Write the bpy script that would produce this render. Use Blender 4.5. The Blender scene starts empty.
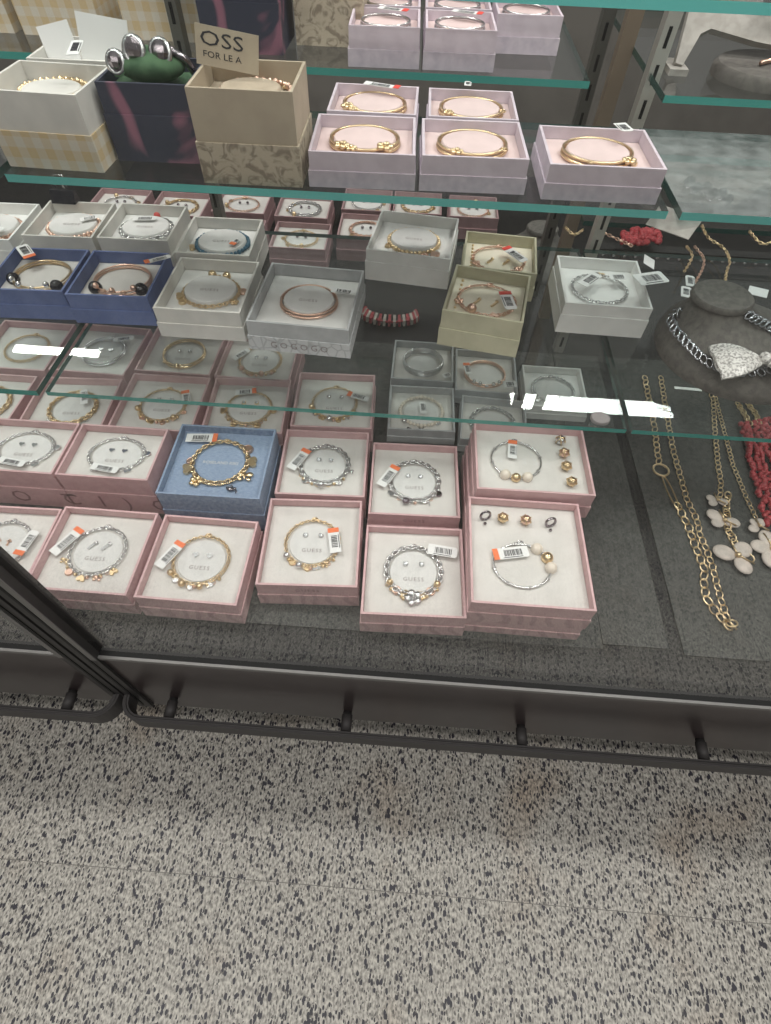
import bpy, math, random
from mathutils import Vector, Matrix
R = math.radians
PI = math.pi
random.seed(7)
sc = bpy.context.scene
col = sc.collection

# ------------------------------------------------------------------ camera
CAM = Vector((0.0, -0.186, 0.95))
FPX = 535.0
_p, _r, _w = R(54.7), R(2.2), R(2.17)
FW = Vector((-math.sin(_w)*math.cos(_p), math.cos(_w)*math.cos(_p), -math.sin(_p)))
_rt = Vector((math.cos(_w), math.sin(_w), 0)); _up = _rt.cross(FW)
RT = _rt*math.cos(_r) + _up*math.sin(_r)
UP = -_rt*math.sin(_r) + _up*math.cos(_r)
cd = bpy.data.cameras.new('camera'); cam = bpy.data.objects.new('camera', cd); col.objects.link(cam)
m = Matrix((RT, UP, -FW)).transposed().to_4x4(); m.translation = CAM
cam.matrix_world = m
cd.sensor_fit = 'VERTICAL'; cd.sensor_height = 36.0; cd.lens = 36.0*FPX/1024.0
cd.clip_start = 0.01; cd.clip_end = 60
sc.camera = cam

# ------------------------------------------------------------------ light
sc.view_settings.view_transform = 'Standard'; sc.view_settings.look = 'None'
sc.view_settings.gamma = 1.0; sc.view_settings.use_curve_mapping = False
sc.view_settings.exposure = -0.15
sc.cycles.transparent_max_bounces = 40
sc.cycles.max_bounces = 8
w = bpy.data.worlds.new('store'); sc.world = w; w.use_nodes = True
nt = w.node_tree; bg = nt.nodes['Background']
tc = nt.nodes.new('ShaderNodeTexCoord'); sx = nt.nodes.new('ShaderNodeSeparateXYZ'); cr = nt.nodes.new('ShaderNodeValToRGB')
nt.links.new(tc.outputs['Generated'], sx.inputs[0]); nt.links.new(sx.outputs['Z'], cr.inputs[0])
cr.color_ramp.elements[0].position = 0.0; cr.color_ramp.elements[0].color = (0.16, 0.155, 0.15, 1)
cr.color_ramp.elements[1].position = 0.8; cr.color_ramp.elements[1].color = (0.62, 0.62, 0.60, 1)
nt.links.new(cr.outputs[0], bg.inputs['Color']); bg.inputs['Strength'].default_value = 0.74
def lamp(x, y, z=3.0, power=26, sx_=1.22, sy_=0.16):
    l = bpy.data.lights.new('ceiling_or_fill_lamp', 'AREA'); l.shape = 'RECTANGLE'; l.size = sx_; l.size_y = sy_
    l.energy = power; l.color = (1.0, 0.975, 0.93)
    o = bpy.data.objects.new('ceiling_or_fill_lamp', l); o.location = (x, y, z); col.objects.link(o)
lamp(1.42, 2.95, power=34); lamp(-2.83, 3.19, sx_=0.7, sy_=0.10, power=16)
for x, y, p_ in ((-1.0, -0.9, 20), (1.1, -0.9, 20), (-1.0, 0.75, 30), (1.3, 0.75, 30), (0.0, -2.6, 16)):
    lamp(x, y, power=p_)

for x in (0.25, -0.95):      # added unseen fill lights inside the cases, brightening the upper shelves
    lamp(x, 0.30, 1.275, 1.5, 1.0, 0.02)

# ------------------------------------------------------------------ helpers
def at(px, py, z):
    """point at height z seen along the direction (px, py)"""
    d = FW + RT*((px-385.5)/FPX) - UP*((py-512)/FPX)
    return CAM + d*((z-CAM.z)/d.z)

def tag(o, label=None, cat=None, group=None, kind=None):
    if label: o['label'] = label
    if cat: o['category'] = cat
    if group: o['group'] = group
    if kind: o['kind'] = kind
    return o

def empty(name, loc, rz=0.0):
    o = bpy.data.objects.new(name, None); o.location = loc; o.rotation_euler = (0, 0, rz)
    o.empty_display_size = 0.01; col.objects.link(o); return o

class MB:
    def __init__(s): s.v = []; s.f = []; s.mi = []; s.sm = []
    def add(s, vs, fs, mi=0, smooth=False):
        b = len(s.v); s.v += [tuple(v) for v in vs]
        for f in fs: s.f.append(tuple(i+b for i in f)); s.mi.append(mi); s.sm.append(smooth)
    def box(s, x0, x1, y0, y1, z0, z1, mi=0, side=None, M=None, sidez=False):
        vs = [(x0,y0,z0),(x1,y0,z0),(x1,y1,z0),(x0,y1,z0),(x0,y0,z1),(x1,y0,z1),(x1,y1,z1),(x0,y1,z1)]
        if M is not None: vs = [M @ Vector(v) for v in vs]
        s.add(vs, [(0,3,2,1),(4,5,6,7)], mi)
        s.add(vs, [(0,1,5,4),(1,2,6,5),(2,3,7,6),(3,0,4,7)], mi if side is None else side)
    def tube(s, pts, r, n=6, mi=0, closed=False, smooth=True):
        pts = [Vector(p) for p in pts]; N = len(pts)
        rs = r if isinstance(r, (list, tuple)) else [r]*N
        vs = []; prev = None
        for i, p in enumerate(pts):
            a = pts[(i-1) % N] if (closed or i > 0) else p
            b = pts[(i+1) % N] if (closed or i < N-1) else p
            t = (b-a)
            if t.length < 1e-9: t = Vector((0,0,1))
            t.normalize()
            ref = Vector((0,0,1)) if abs(t.z) < 0.9 else Vector((1,0,0))
            if prev is not None:
                u = prev - t*prev.dot(t)
                if u.length < 1e-6: u = ref.cross(t)
            else: u = ref.cross(t)
            u.normalize(); prev = u; w_ = t.cross(u)
            for k in range(n):
                an = 2*PI*k/n; vs.append(p + (u*math.cos(an)+w_*math.sin(an))*rs[i])
        fs = []
        for i in range(N if closed else N-1):
            for k in range(n):
                a = i*n+k; b = i*n+(k+1) % n; j = ((i+1) % N)*n
                fs.append((a, b, j+(k+1) % n, j+k))
        if not closed:
            fs.append(tuple(range(n-1, -1, -1))); fs.append(tuple((N-1)*n+k for k in range(n)))
        s.add(vs, fs, mi, smooth)
    def torus(s, c, a, b, r, nrm=(0,0,1), d=(1,0,0), n=12, k=5, mi=0):
        c = Vector(c); nrm = Vector(nrm).normalized(); d = Vector(d); d = (d - nrm*d.dot(nrm)).normalized(); e = nrm.cross(d)
        s.tube([c + d*(a*math.cos(2*PI*i/n)) + e*(b*math.sin(2*PI*i/n)) for i in range(n)], r, k, mi, True)
    def ball(s, c, r, n=8, m_=6, mi=0, sc_=(1,1,1), M=None):
        vs = []; c = Vector(c)
        for j in range(m_+1):
            th = PI*j/m_
            for i in range(n):
                ph = 2*PI*i/n
                v = Vector((r*sc_[0]*math.sin(th)*math.cos(ph), r*sc_[1]*math.sin(th)*math.sin(ph), r*sc_[2]*math.cos(th)))
                if M is not None: v = M @ v
                vs.append(c+v)
        fs = []
        for j in range(m_):
            for i in range(n):
                a = j*n+i; b = j*n+(i+1) % n
                fs.append((a, a+n, b+n, b))
        s.add(vs, fs, mi, True)
    def disc(s, c, rx, ry, h, n=28, mi=0, bev=0.0, M=None):
        """flat topped puck from z=c.z to c.z+h"""
        c = Vector(c); rings = [(1.0, 0.0), (1.0, h-bev), (1.0-bev/max(rx,1e-6), h)] if bev > 0 else [(1.0, 0.0), (1.0, h)]
        vs = []
        for q, z in rings:
            for i in range(n):
                a = 2*PI*i/n; v = Vector((rx*q*math.cos(a), ry*q*math.sin(a), z))
                if M is not None: v = M @ v
                vs.append(c+v)
        fs = []
        for j in range(len(rings)-1):
            for i in range(n):
                a = j*n+i; b = j*n+(i+1) % n; fs.append((a, b, b+n, a+n))
        s.add(vs, fs, mi, bev > 0)
        L = (len(rings)-1)*n
        s.add([vs[L+i] for i in range(n)], [tuple(range(n))], mi)
        s.add([vs[i] for i in range(n)], [tuple(range(n-1, -1, -1))], mi)
    def prism(s, pts, h, M=None, mi=0):
        n = len(pts); vs = [Vector((p[0], p[1], 0)) for p in pts] + [Vector((p[0], p[1], h)) for p in pts]
        if M is not None: vs = [M @ v for v in vs]
        s.add(vs, [tuple(range(n-1, -1, -1)), tuple(range(n, 2*n))] + [(i, (i+1) % n, n+(i+1) % n, n+i) for i in range(n)], mi)
    def build(s, name, mats, parent=None):
        me = bpy.data.meshes.new(name); me.from_pydata(s.v, [], s.f)
        if not isinstance(mats, (list, tuple)): mats = [mats]
        for m_ in mats: me.materials.append(m_)
        me.polygons.foreach_set('material_index', s.mi); me.polygons.foreach_set('use_smooth', s.sm); me.update()
        o = bpy.data.objects.new(name, me); col.objects.link(o)
        if parent: o.parent = parent
        return o

_tx = {}
def text_mesh(string, space=1.0):
    key = (string, space)
    if key not in _tx:
        cu = bpy.data.curves.new('lettering', 'FONT'); cu.body = string; cu.align_x = 'CENTER'; cu.align_y = 'CENTER'
        cu.size = 1.0; cu.space_character = space; cu.resolution_u = 2
        to = bpy.data.objects.new('lettering_source', cu); col.objects.link(to)
        dg = bpy.context.evaluated_depsgraph_get(); dg.update()
        me = bpy.data.meshes.new_from_object(to.evaluated_get(dg))
        bpy.data.objects.remove(to); _tx[key] = me
    return _tx[key]
def lettering(string, size, mat_, parent, M, space=1.0):
    me = text_mesh(string, space).copy(); me.materials.clear(); me.materials.append(mat_)
    me.transform(M @ Matrix.Scale(size, 4))
    o = bpy.data.objects.new('lettering', me); col.objects.link(o); o.parent = parent
    return o

# ------------------------------------------------------------------ materials
def mat(name, c, rough=0.6, metal=0.0, spec=0.5, alpha=None):
    m_ = bpy.data.materials.new(name); m_.use_nodes = True
    b = m_.node_tree.nodes['Principled BSDF']
    b.inputs['Base Color'].default_value = (*c, 1); b.inputs['Roughness'].default_value = rough
    b.inputs['Metallic'].default_value = metal; b.inputs['Specular IOR Level'].default_value = spec
    return m_
def noisy(name, c1, c2, scale, rough=0.7, p0=0.4, p1=0.6, detail=3, stretch=(1,1,1), kind='noise', dist=0.0, bump=0.0):
    m_ = mat(name, c1, rough); N = m_.node_tree.nodes; L = m_.node_tree.links; b = N['Principled BSDF']
    t = N.new('ShaderNodeTexCoord'); mp = N.new('ShaderNodeMapping'); mp.inputs['Scale'].default_value = stretch
    L.new(t.outputs['Object'], mp.inputs[0])
    if kind == 'wave':
        x = N.new('ShaderNodeTexWave'); x.inputs['Scale'].default_value = scale; x.inputs['Distortion'].default_value = dist; x.inputs['Detail'].default_value = detail
    elif kind == 'voronoi':
        x = N.new('ShaderNodeTexVoronoi'); x.feature = 'DISTANCE_TO_EDGE'; x.inputs['Scale'].default_value = scale
    elif kind == 'checker':
        x = N.new('ShaderNodeTexNoise'); x.inputs['Scale'].default_value = scale
    else:
        x = N.new('ShaderNodeTexNoise'); x.inputs['Scale'].default_value = scale; x.inputs['Detail'].default_value = detail; x.inputs['Distortion'].default_value = dist
    L.new(mp.outputs[0], x.inputs['Vector'])
    r_ = N.new('ShaderNodeValToRGB'); r_.color_ramp.elements[0].position = p0; r_.color_ramp.elements[1].position = p1
    r_.color_ramp.elements[0].color = (*c1, 1); r_.color_ramp.elements[1].color = (*c2, 1)
    L.new(x.outputs['Distance' if kind == 'voronoi' else 0], r_.inputs[0]); L.new(r_.outputs[0], b.inputs['Base Color'])
    if bump:
        bp = N.new('ShaderNodeBump'); bp.inputs['Strength'].default_value = bump; bp.inputs['Distance'].default_value = 0.001
        L.new(x.outputs[0], bp.inputs['Height']); L.new(bp.outputs[0], b.inputs['Normal'])
    return m_
def gingham(name, c1, c2, s):
    m_ = mat(name, c1, 0.7); N = m_.node_tree.nodes; L = m_.node_tree.links; b = N['Principled BSDF']
    t = N.new('ShaderNodeTexCoord'); sp = N.new('ShaderNodeSeparateXYZ'); L.new(t.outputs['Object'], sp.inputs[0])
    ad = N.new('ShaderNodeMath'); ad.operation = 'ADD'; L.new(sp.outputs['X'], ad.inputs[0]); L.new(sp.outputs['Y'], ad.inputs[1])
    out = []
    for src in (ad.outputs[0], sp.outputs['Z']):
        a = N.new('ShaderNodeMath'); a.operation = 'MULTIPLY'; a.inputs[1].default_value = s; L.new(src, a.inputs[0])
        f = N.new('ShaderNodeMath'); f.operation = 'FRACT'; L.new(a.outputs[0], f.inputs[0])
        g = N.new('ShaderNodeMath'); g.operation = 'GREATER_THAN'; g.inputs[1].default_value = 0.5; L.new(f.outputs[0], g.inputs[0]); out.append(g)
    h = N.new('ShaderNodeMath'); h.operation = 'ADD'; L.new(out[0].outputs[0], h.inputs[0]); L.new(out[1].outputs[0], h.inputs[1])
    d = N.new('ShaderNodeMath'); d.operation = 'MULTIPLY'; d.inputs[1].default_value = 0.5; L.new(h.outputs[0], d.inputs[0])
    mx = N.new('ShaderNodeMix'); mx.data_type = 'RGBA'; mx.inputs['A'].default_value = (*c1, 1); mx.inputs['B'].default_value = (*c2, 1)
    L.new(d.outputs[0], mx.inputs['Factor']); L.new(mx.outputs['Result'], b.inputs['Base Color'])
    return m_
def glass(name, tint=(0.985, 0.99, 0.985), f0=0.045, dust_haze=0.0):
    m_ = bpy.data.materials.new(name); m_.use_nodes = True; N = m_.node_tree.nodes; L = m_.node_tree.links
    N.remove(N['Principled BSDF']); out = N['Material Output']
    tr = N.new('ShaderNodeBsdfTransparent'); tr.inputs[0].default_value = (*tint, 1)
    gl = N.new('ShaderNodeBsdfGlossy'); gl.inputs['Roughness'].default_value = 0.01
    lw = N.new('ShaderNodeLayerWeight'); lw.inputs['Blend'].default_value = 0.5
    pw = N.new('ShaderNodeMath'); pw.operation = 'POWER'; pw.inputs[1].default_value = 5; L.new(lw.outputs['Facing'], pw.inputs[0])
    ma = N.new('ShaderNodeMath'); ma.operation = 'MULTIPLY_ADD'; ma.inputs[1].default_value = 1-f0; ma.inputs[2].default_value = f0
    L.new(pw.outputs[0], ma.inputs[0])
    mx = N.new('ShaderNodeMixShader'); L.new(ma.outputs[0], mx.inputs[0]); L.new(tr.outputs[0], mx.inputs[1]); L.new(gl.outputs[0], mx.inputs[2])
    last = mx
    if dust_haze:
        df = N.new('ShaderNodeBsdfDiffuse'); df.inputs[0].default_value = (0.6, 0.63, 0.63, 1)
        ns = N.new('ShaderNodeTexNoise'); ns.inputs['Scale'].default_value = 60; ns.inputs['Detail'].default_value = 5
        mr = N.new('ShaderNodeMapRange'); mr.inputs[1].default_value = 0.35; mr.inputs[2].default_value = 0.75; mr.inputs[3].default_value = dust_haze*0.5; mr.inputs[4].default_value = dust_haze*1.5
        t = N.new('ShaderNodeTexCoord'); L.new(t.outputs['Object'], ns.inputs['Vector']); L.new(ns.outputs[0], mr.inputs[0])
        m2 = N.new('ShaderNodeMixShader'); L.new(mr.outputs[0], m2.inputs[0]); L.new(mx.outputs[0], m2.inputs[1]); L.new(df.outputs[0], m2.inputs[2]); last = m2
    L.new(last.outputs[0], out.inputs['Surface'])
    return m_

M_ = {}
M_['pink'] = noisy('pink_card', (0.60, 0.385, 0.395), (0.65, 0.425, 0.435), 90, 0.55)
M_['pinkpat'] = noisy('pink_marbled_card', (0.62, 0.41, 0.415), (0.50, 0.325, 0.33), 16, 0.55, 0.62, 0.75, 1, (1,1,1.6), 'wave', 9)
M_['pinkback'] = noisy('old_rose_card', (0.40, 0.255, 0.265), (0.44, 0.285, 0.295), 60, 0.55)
M_['cream'] = noisy('cream_insert', (0.62, 0.60, 0.57), (0.67, 0.65, 0.62), 40, 0.85)
M_['white'] = noisy('white_card', (0.74, 0.74, 0.72), (0.80, 0.80, 0.78), 40, 0.6)
M_['warmwhite'] = noisy('off_white_card', (0.62, 0.605, 0.57), (0.68, 0.66, 0.62), 40, 0.6)
M_['puck'] = noisy('puck_card', (0.64, 0.635, 0.62), (0.69, 0.685, 0.67), 60, 0.8)
M_['grey'] = noisy('grey_card', (0.42, 0.43, 0.44), (0.48, 0.49, 0.50), 60, 0.6)
M_['greypat'] = noisy('embossed_grey_card', (0.40, 0.41, 0.42), (0.56, 0.57, 0.58), 90, 0.6, 0.02, 0.10, kind='voronoi')
M_['blue'] = noisy('dark_blue_card', (0.095, 0.135, 0.29), (0.12, 0.165, 0.34), 50, 0.6)
M_['steel'] = noisy('steel_blue_cloth', (0.21, 0.28, 0.41), (0.29, 0.37, 0.50), 220, 0.85, stretch=(1, 6, 1))
M_['olive'] = noisy('olive_cream_card', (0.47, 0.45, 0.32), (0.52, 0.50, 0.36), 50, 0.6)
M_['ivory'] = noisy('ivory_insert', (0.78, 0.74, 0.60), (0.83, 0.79, 0.66), 40, 0.85)
M_['lilac'] = noisy('lilac_card', (0.60, 0.52, 0.58), (0.66, 0.58, 0.64), 60, 0.6)
M_['lilacpat'] = noisy('embossed_lilac_card', (0.52, 0.46, 0.53), (0.64, 0.57, 0.63), 120, 0.6, 0.35, 0.65, 4)
M_['blush'] = noisy('blush_insert', (0.66, 0.52, 0.51), (0.72, 0.57, 0.56), 40, 0.85)
M_['tan'] = noisy('tan_card', (0.44, 0.37, 0.28), (0.48, 0.41, 0.31), 40, 0.6)
M_['tanin'] = noisy('tan_insert', (0.40, 0.33, 0.25), (0.46, 0.38, 0.29), 60, 0.85)
M_['snake'] = noisy('snakeskin_card', (0.54, 0.47, 0.36), (0.29, 0.24, 0.18), 70, 0.6, 0.48, 0.62, 3, (1,1,1), 'noise', 2.2)
M_['gingham'] = gingham('yellow_gingham_card', (0.66, 0.61, 0.52), (0.62, 0.48, 0.28), 60)
M_['floral'] = noisy('navy_floral_card', (0.035, 0.04, 0.065), (0.27, 0.12, 0.17), 17, 0.55, 0.50, 0.60, 2, (1,1,0.7), 'noise', 1.2)
M_['navy'] = noisy('navy_card', (0.05, 0.055, 0.075), (0.035, 0.04, 0.06), 20, 0.5)
M_['green'] = noisy('green_velvet', (0.045, 0.10, 0.05), (0.07, 0.14, 0.07), 80, 0.9)
M_['gold'] = mat('gold', (0.80, 0.62, 0.38), 0.28, 1.0)
M_['rose'] = mat('rose_gold', (0.82, 0.56, 0.44), 0.28, 1.0)
M_['silver'] = mat('silver', (0.70, 0.70, 0.70), 0.25, 1.0)
M_['darksilver'] = mat('oxidised_silver', (0.42, 0.43, 0.45), 0.22, 1.0)
M_['crystal'] = mat('crystal', (0.85, 0.88, 0.90), 0.05, 0.6)
M_['pearl'] = mat('pearl', (0.78, 0.70, 0.60), 0.3)
M_['black'] = mat('black_stone', (0.01, 0.01, 0.015), 0.2)
M_['hematite'] = mat('hematite', (0.30, 0.27, 0.29), 0.12, 1.0)
M_['redstone'] = mat('red_stone', (0.55, 0.06, 0.05), 0.3)
M_['bluestone'] = mat('teal_stone', (0.04, 0.13, 0.20), 0.3)
M_['ink'] = mat('ink', (0.03, 0.03, 0.035), 0.6)
M_['greyink'] = mat('grey_ink', (0.26, 0.22, 0.22), 0.6)
M_['roseink'] = mat('mauve_ink', (0.30, 0.17, 0.18), 0.6)
M_['paper'] = mat('label_paper', (0.80, 0.80, 0.79), 0.6)
M_['orange'] = mat('orange_sticker', (0.85, 0.20, 0.07), 0.6)
M_['redsticker'] = mat('red_sticker', (0.75, 0.07, 0.05), 0.6)
M_['frame'] = mat('black_anodised_frame', (0.034, 0.032, 0.032), 0.5, 0.2, 0.4)
M_['bezel'] = mat('brushed_bezel', (0.20, 0.195, 0.19), 0.5, 0.5)
M_['base'] = noisy('dark_laminate', (0.030, 0.022, 0.022), (0.040, 0.030, 0.030), 14, 0.30)
M_['base'].node_tree.nodes['Principled BSDF'].inputs['Specular IOR Level'].default_value = 0.45
M_['rail'] = mat('dark_rubber_rail', (0.050, 0.046, 0.046), 0.6, 0, 0.4)
M_['deck'] = mat('black_deck', (0.009, 0.009, 0.009), 0.6, 0, 0.25)
M_['board'] = noisy('charcoal_board', (0.042, 0.044, 0.041), (0.060, 0.062, 0.058), 120, 0.85, detail=6)
M_['glass'] = glass('clear_glass', f0=0.036, dust_haze=0.003)
M_['shelfglass'] = glass('shelf_glass', (0.965, 0.985, 0.98), 0.04, dust_haze=0.006)
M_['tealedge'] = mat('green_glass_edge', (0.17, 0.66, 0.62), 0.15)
M_['shadeedge'] = mat('shaded_green_glass_edge', (0.06, 0.31, 0.27), 0.15)  # same glass as above, weaker light on these shelves painted into the edge
M_['darkedge'] = mat('dim_green_glass_edge', (0.02, 0.07, 0.06), 0.12)  # same glass again, dimness of side and back edges painted in
M_['dusthazeglass'] = glass('dust_haze_glass', (0.90, 0.95, 0.95), 0.07, dust_haze=0.17)  # dust plus painted-in haze of the ceiling reflection, brightening this pane
M_['clipgrey'] = mat('grey_clip', (0.22, 0.20, 0.20), 0.5, 0.2)
M_['upright'] = mat('brushed_upright', (0.60, 0.58, 0.53), 0.4, 0.7)
M_['darkup'] = mat('dark_upright', (0.14, 0.14, 0.125), 0.4, 0.5)
M_['bronze'] = mat('bronze_upright', (0.30, 0.24, 0.18), 0.45, 0.5)
M_['velvet'] = noisy('charcoal_velvet', (0.10, 0.092, 0.084), (0.135, 0.125, 0.112), 150, 0.8, detail=5)
M_['taupe'] = noisy('taupe_cloth', (0.36, 0.34, 0.31), (0.42, 0.40, 0.37), 120, 0.9)
M_['coral'] = noisy('red_coral', (0.30, 0.02, 0.03), (0.48, 0.06, 0.07), 300, 0.45)
M_['enamel'] = noisy('white_enamel', (0.44, 0.39, 0.35), (0.54, 0.47, 0.42), 90, 0.5)
M_['backpanel'] = noisy('brown_grey_panel', (0.14, 0.13, 0.117), (0.17, 0.158, 0.142), 12, 0.7)
M_['plastic'] = glass('clear_plastic', (0.9, 0.92, 0.92), 0.06, 0.05)
M_['mesh'] = noisy('silver_mesh', (0.62, 0.61, 0.58), (0.22, 0.21, 0.20), 420, 0.35, 0.45, 0.6)

def floor_mat():
    m_ = mat('speckled_vinyl', (0.4, 0.39, 0.36), 0.42); N = m_.node_tree.nodes; L = m_.node_tree.links; b = N['Principled BSDF']
    t = N.new('ShaderNodeTexCoord')
    def mapping(s, rz):
        mp = N.new('ShaderNodeMapping'); mp.inputs['Scale'].default_value = s; mp.inputs['Rotation'].default_value = (0, 0, rz)
        L.new(t.outputs['Object'], mp.inputs[0]); return mp
    base = N.new('ShaderNodeTexNoise'); base.inputs['Scale'].default_value = 1.0; base.inputs['Detail'].default_value = 3
    L.new(mapping((330, 170, 1), R(10)).outputs[0], base.inputs['Vector'])
    r0 = N.new('ShaderNodeValToRGB'); e = r0.color_ramp.elements
    e[0].position = 0.36; e[0].color = (0.18, 0.168, 0.152, 1); e[1].position = 0.64; e[1].color = (0.54, 0.51, 0.46, 1)
    L.new(base.outputs[0], r0.inputs[0]); cur = r0.outputs[0]
    def chips(scale, rz, thr, colr, cur, dmax):
        v = N.new('ShaderNodeTexVoronoi'); v.inputs['Scale'].default_value = 1.0; L.new(mapping(scale, rz).outputs[0], v.inputs['Vector'])
        v.inputs['Randomness'].default_value = 1.0
        sp = N.new('ShaderNodeSeparateColor'); L.new(v.outputs['Color'], sp.inputs[0])
        g = N.new('ShaderNodeMath'); g.operation = 'LESS_THAN'; g.inputs[1].default_value = thr; L.new(sp.outputs[0], g.inputs[0])
        ml = N.new('ShaderNodeMath'); ml.operation = 'MULTIPLY'; ml.inputs[1].default_value = dmax; L.new(sp.outputs[1], ml.inputs[0])
        g2 = N.new('ShaderNodeMath'); g2.operation = 'LESS_THAN'; L.new(v.outputs['Distance'], g2.inputs[0]); L.new(ml.outputs[0], g2.inputs[1])
        mu = N.new('ShaderNodeMath'); mu.operation = 'MULTIPLY'; L.new(g.outputs[0], mu.inputs[0]); L.new(g2.outputs[0], mu.inputs[1])
        mx = N.new('ShaderNodeMix'); mx.data_type = 'RGBA'; mx.inputs['B'].default_value = (*colr, 1)
        L.new(mu.outputs[0], mx.inputs['Factor']); L.new(cur, mx.inputs['A']); return mx.outputs['Result']
    cur = chips((370, 210, 1), R(14), 0.45, (0.10, 0.092, 0.085), cur, 0.6)
    cur = chips((285, 160, 1), R(12), 0.36, (0.022, 0.020, 0.028), cur, 0.72)
    cur = chips((225, 130, 1), R(-6), 0.22, (0.020, 0.018, 0.03), cur, 0.70)
    # tile seams every 12 inches
    sp = N.new('ShaderNodeSeparateXYZ'); L.new(t.outputs['Object'], sp.inputs[0])
    for ax, off in (('X', 0.12), ('Y', 0.186)):
        a = N.new('ShaderNodeMath'); a.operation = 'ADD'; a.inputs[1].default_value = off+30.5; L.new(sp.outputs[ax], a.inputs[0])
        d = N.new('ShaderNodeMath'); d.operation = 'MODULO'; d.inputs[1].default_value = 0.305; L.new(a.outputs[0], d.inputs[0])
        g = N.new('ShaderNodeMath'); g.operation = 'LESS_THAN'; g.inputs[1].default_value = 0.0010 if ax == 'Y' else 0.0005; L.new(d.outputs[0], g.inputs[0])
        mx = N.new('ShaderNodeMix'); mx.data_type = 'RGBA'; mx.inputs['B'].default_value = (0.13, 0.12, 0.11, 1)
        L.new(g.outputs[0], mx.inputs['Factor']); L.new(cur, mx.inputs['A']); cur = mx.outputs['Result']
    # brownish wear
    st = N.new('ShaderNodeTexNoise'); st.inputs['Scale'].default_value = 6; st.inputs['Detail'].default_value = 3; L.new(t.outputs['Object'], st.inputs['Vector'])
    r1 = N.new('ShaderNodeValToRGB'); r1.color_ramp.elements[0].position = 0.55; r1.color_ramp.elements[1].position = 0.8
    r1.color_ramp.elements[0].color = (1, 1, 1, 1); r1.color_ramp.elements[1].color = (0.80, 0.68, 0.58, 1)
    L.new(st.outputs[0], r1.inputs[0])
    mm = N.new('ShaderNodeMix'); mm.data_type = 'RGBA'; mm.blend_type = 'MULTIPLY'; mm.inputs['Factor'].default_value = 1
    L.new(cur, mm.inputs['A']); L.new(r1.outputs[0], mm.inputs['B']); L.new(mm.outputs['Result'], b.inputs['Base Color'])
    return m_
M_['floor'] = floor_mat()

# ------------------------------------------------------------------ setting
b = MB(); b.box(-6, 6, -6, 7, -0.02, 0); tag(b.build('floor', M_['floor']), kind='structure')

XJ = -0.333          # where the two display cases meet
DECK = 0.38
def case(name, x0, x1, label):
    root = empty(name, ((x0+x1)/2, 0.6, 0)); tag(root, label, 'display case', 'glass display cases')
    ox, oy = -(x0+x1)/2, -0.6
    def P(mb, n, mt):
        o = mb.build(n, mt, root); o.location = (ox, oy, 0); return o
    b = MB(); b.box(x0+0.05, x1-0.05, 0.14, 1.08, 0, 0.20); P(b, 'plinth', M_['deck'])
    b = MB(); b.box(x0, x1, 0.0, 1.22, 0.198, 0.372); P(b, 'base', M_['base'])
    b = MB(); b.box(x0, x1, 0.001, 1.22, 0.372, DECK); P(b, 'deck', M_['deck'])
    b = MB(); b.box(x0+0.018, x1-0.018, -0.002, 0.001, 0.374, 0.3805); P(b, 'silver_edging', M_['bezel'])
    for s, xa in ((1, x0), (-1, x1)):
        b = MB(); xb = xa + s*0.019
        b.box(min(xa, xb), max(xa, xb), -0.004, 0.016, 0.198, 1.30)
        g = MB(); xc = xa + s*0.008
        g.box(min(xc, xc+s*0.003), max(xc, xc+s*0.003), -0.0048, -0.004, 0.21, 1.30)
        p_ = P(b, 'frame_post', M_['frame'])
        q = g.build('groove', M_['deck'], p_)
        g = MB(); xc = xa + s*0.0125
        g.box(min(xc, xc+s*0.0065), max(xc, xc+s*0.0065), -0.005, -0.004, 0.380, 1.30); g.build('silver_edging', M_['bezel'], p_)
    b = MB(); b.box(x0, x1, -0.004, 0.02, 1.28, 1.32); P(b, 'top_rail', M_['frame'])
    b = MB(); b.box(x0, x1, 1.20, 1.22, 1.28, 1.32); P(b, 'top_rail', M_['frame'])
    b = MB()
    b.box(x0+0.019, x1-0.019, 0.004, 0.010, 0.378, 1.29); P(b, 'front_glass', M_['glass'])
    return root
case('display_case', XJ+0.002, 1.20, 'wide black-framed glass display case filling most of the view')
case('display_case', -1.6, XJ-0.002, 'neighbouring black-framed glass display case at the left edge')

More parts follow.
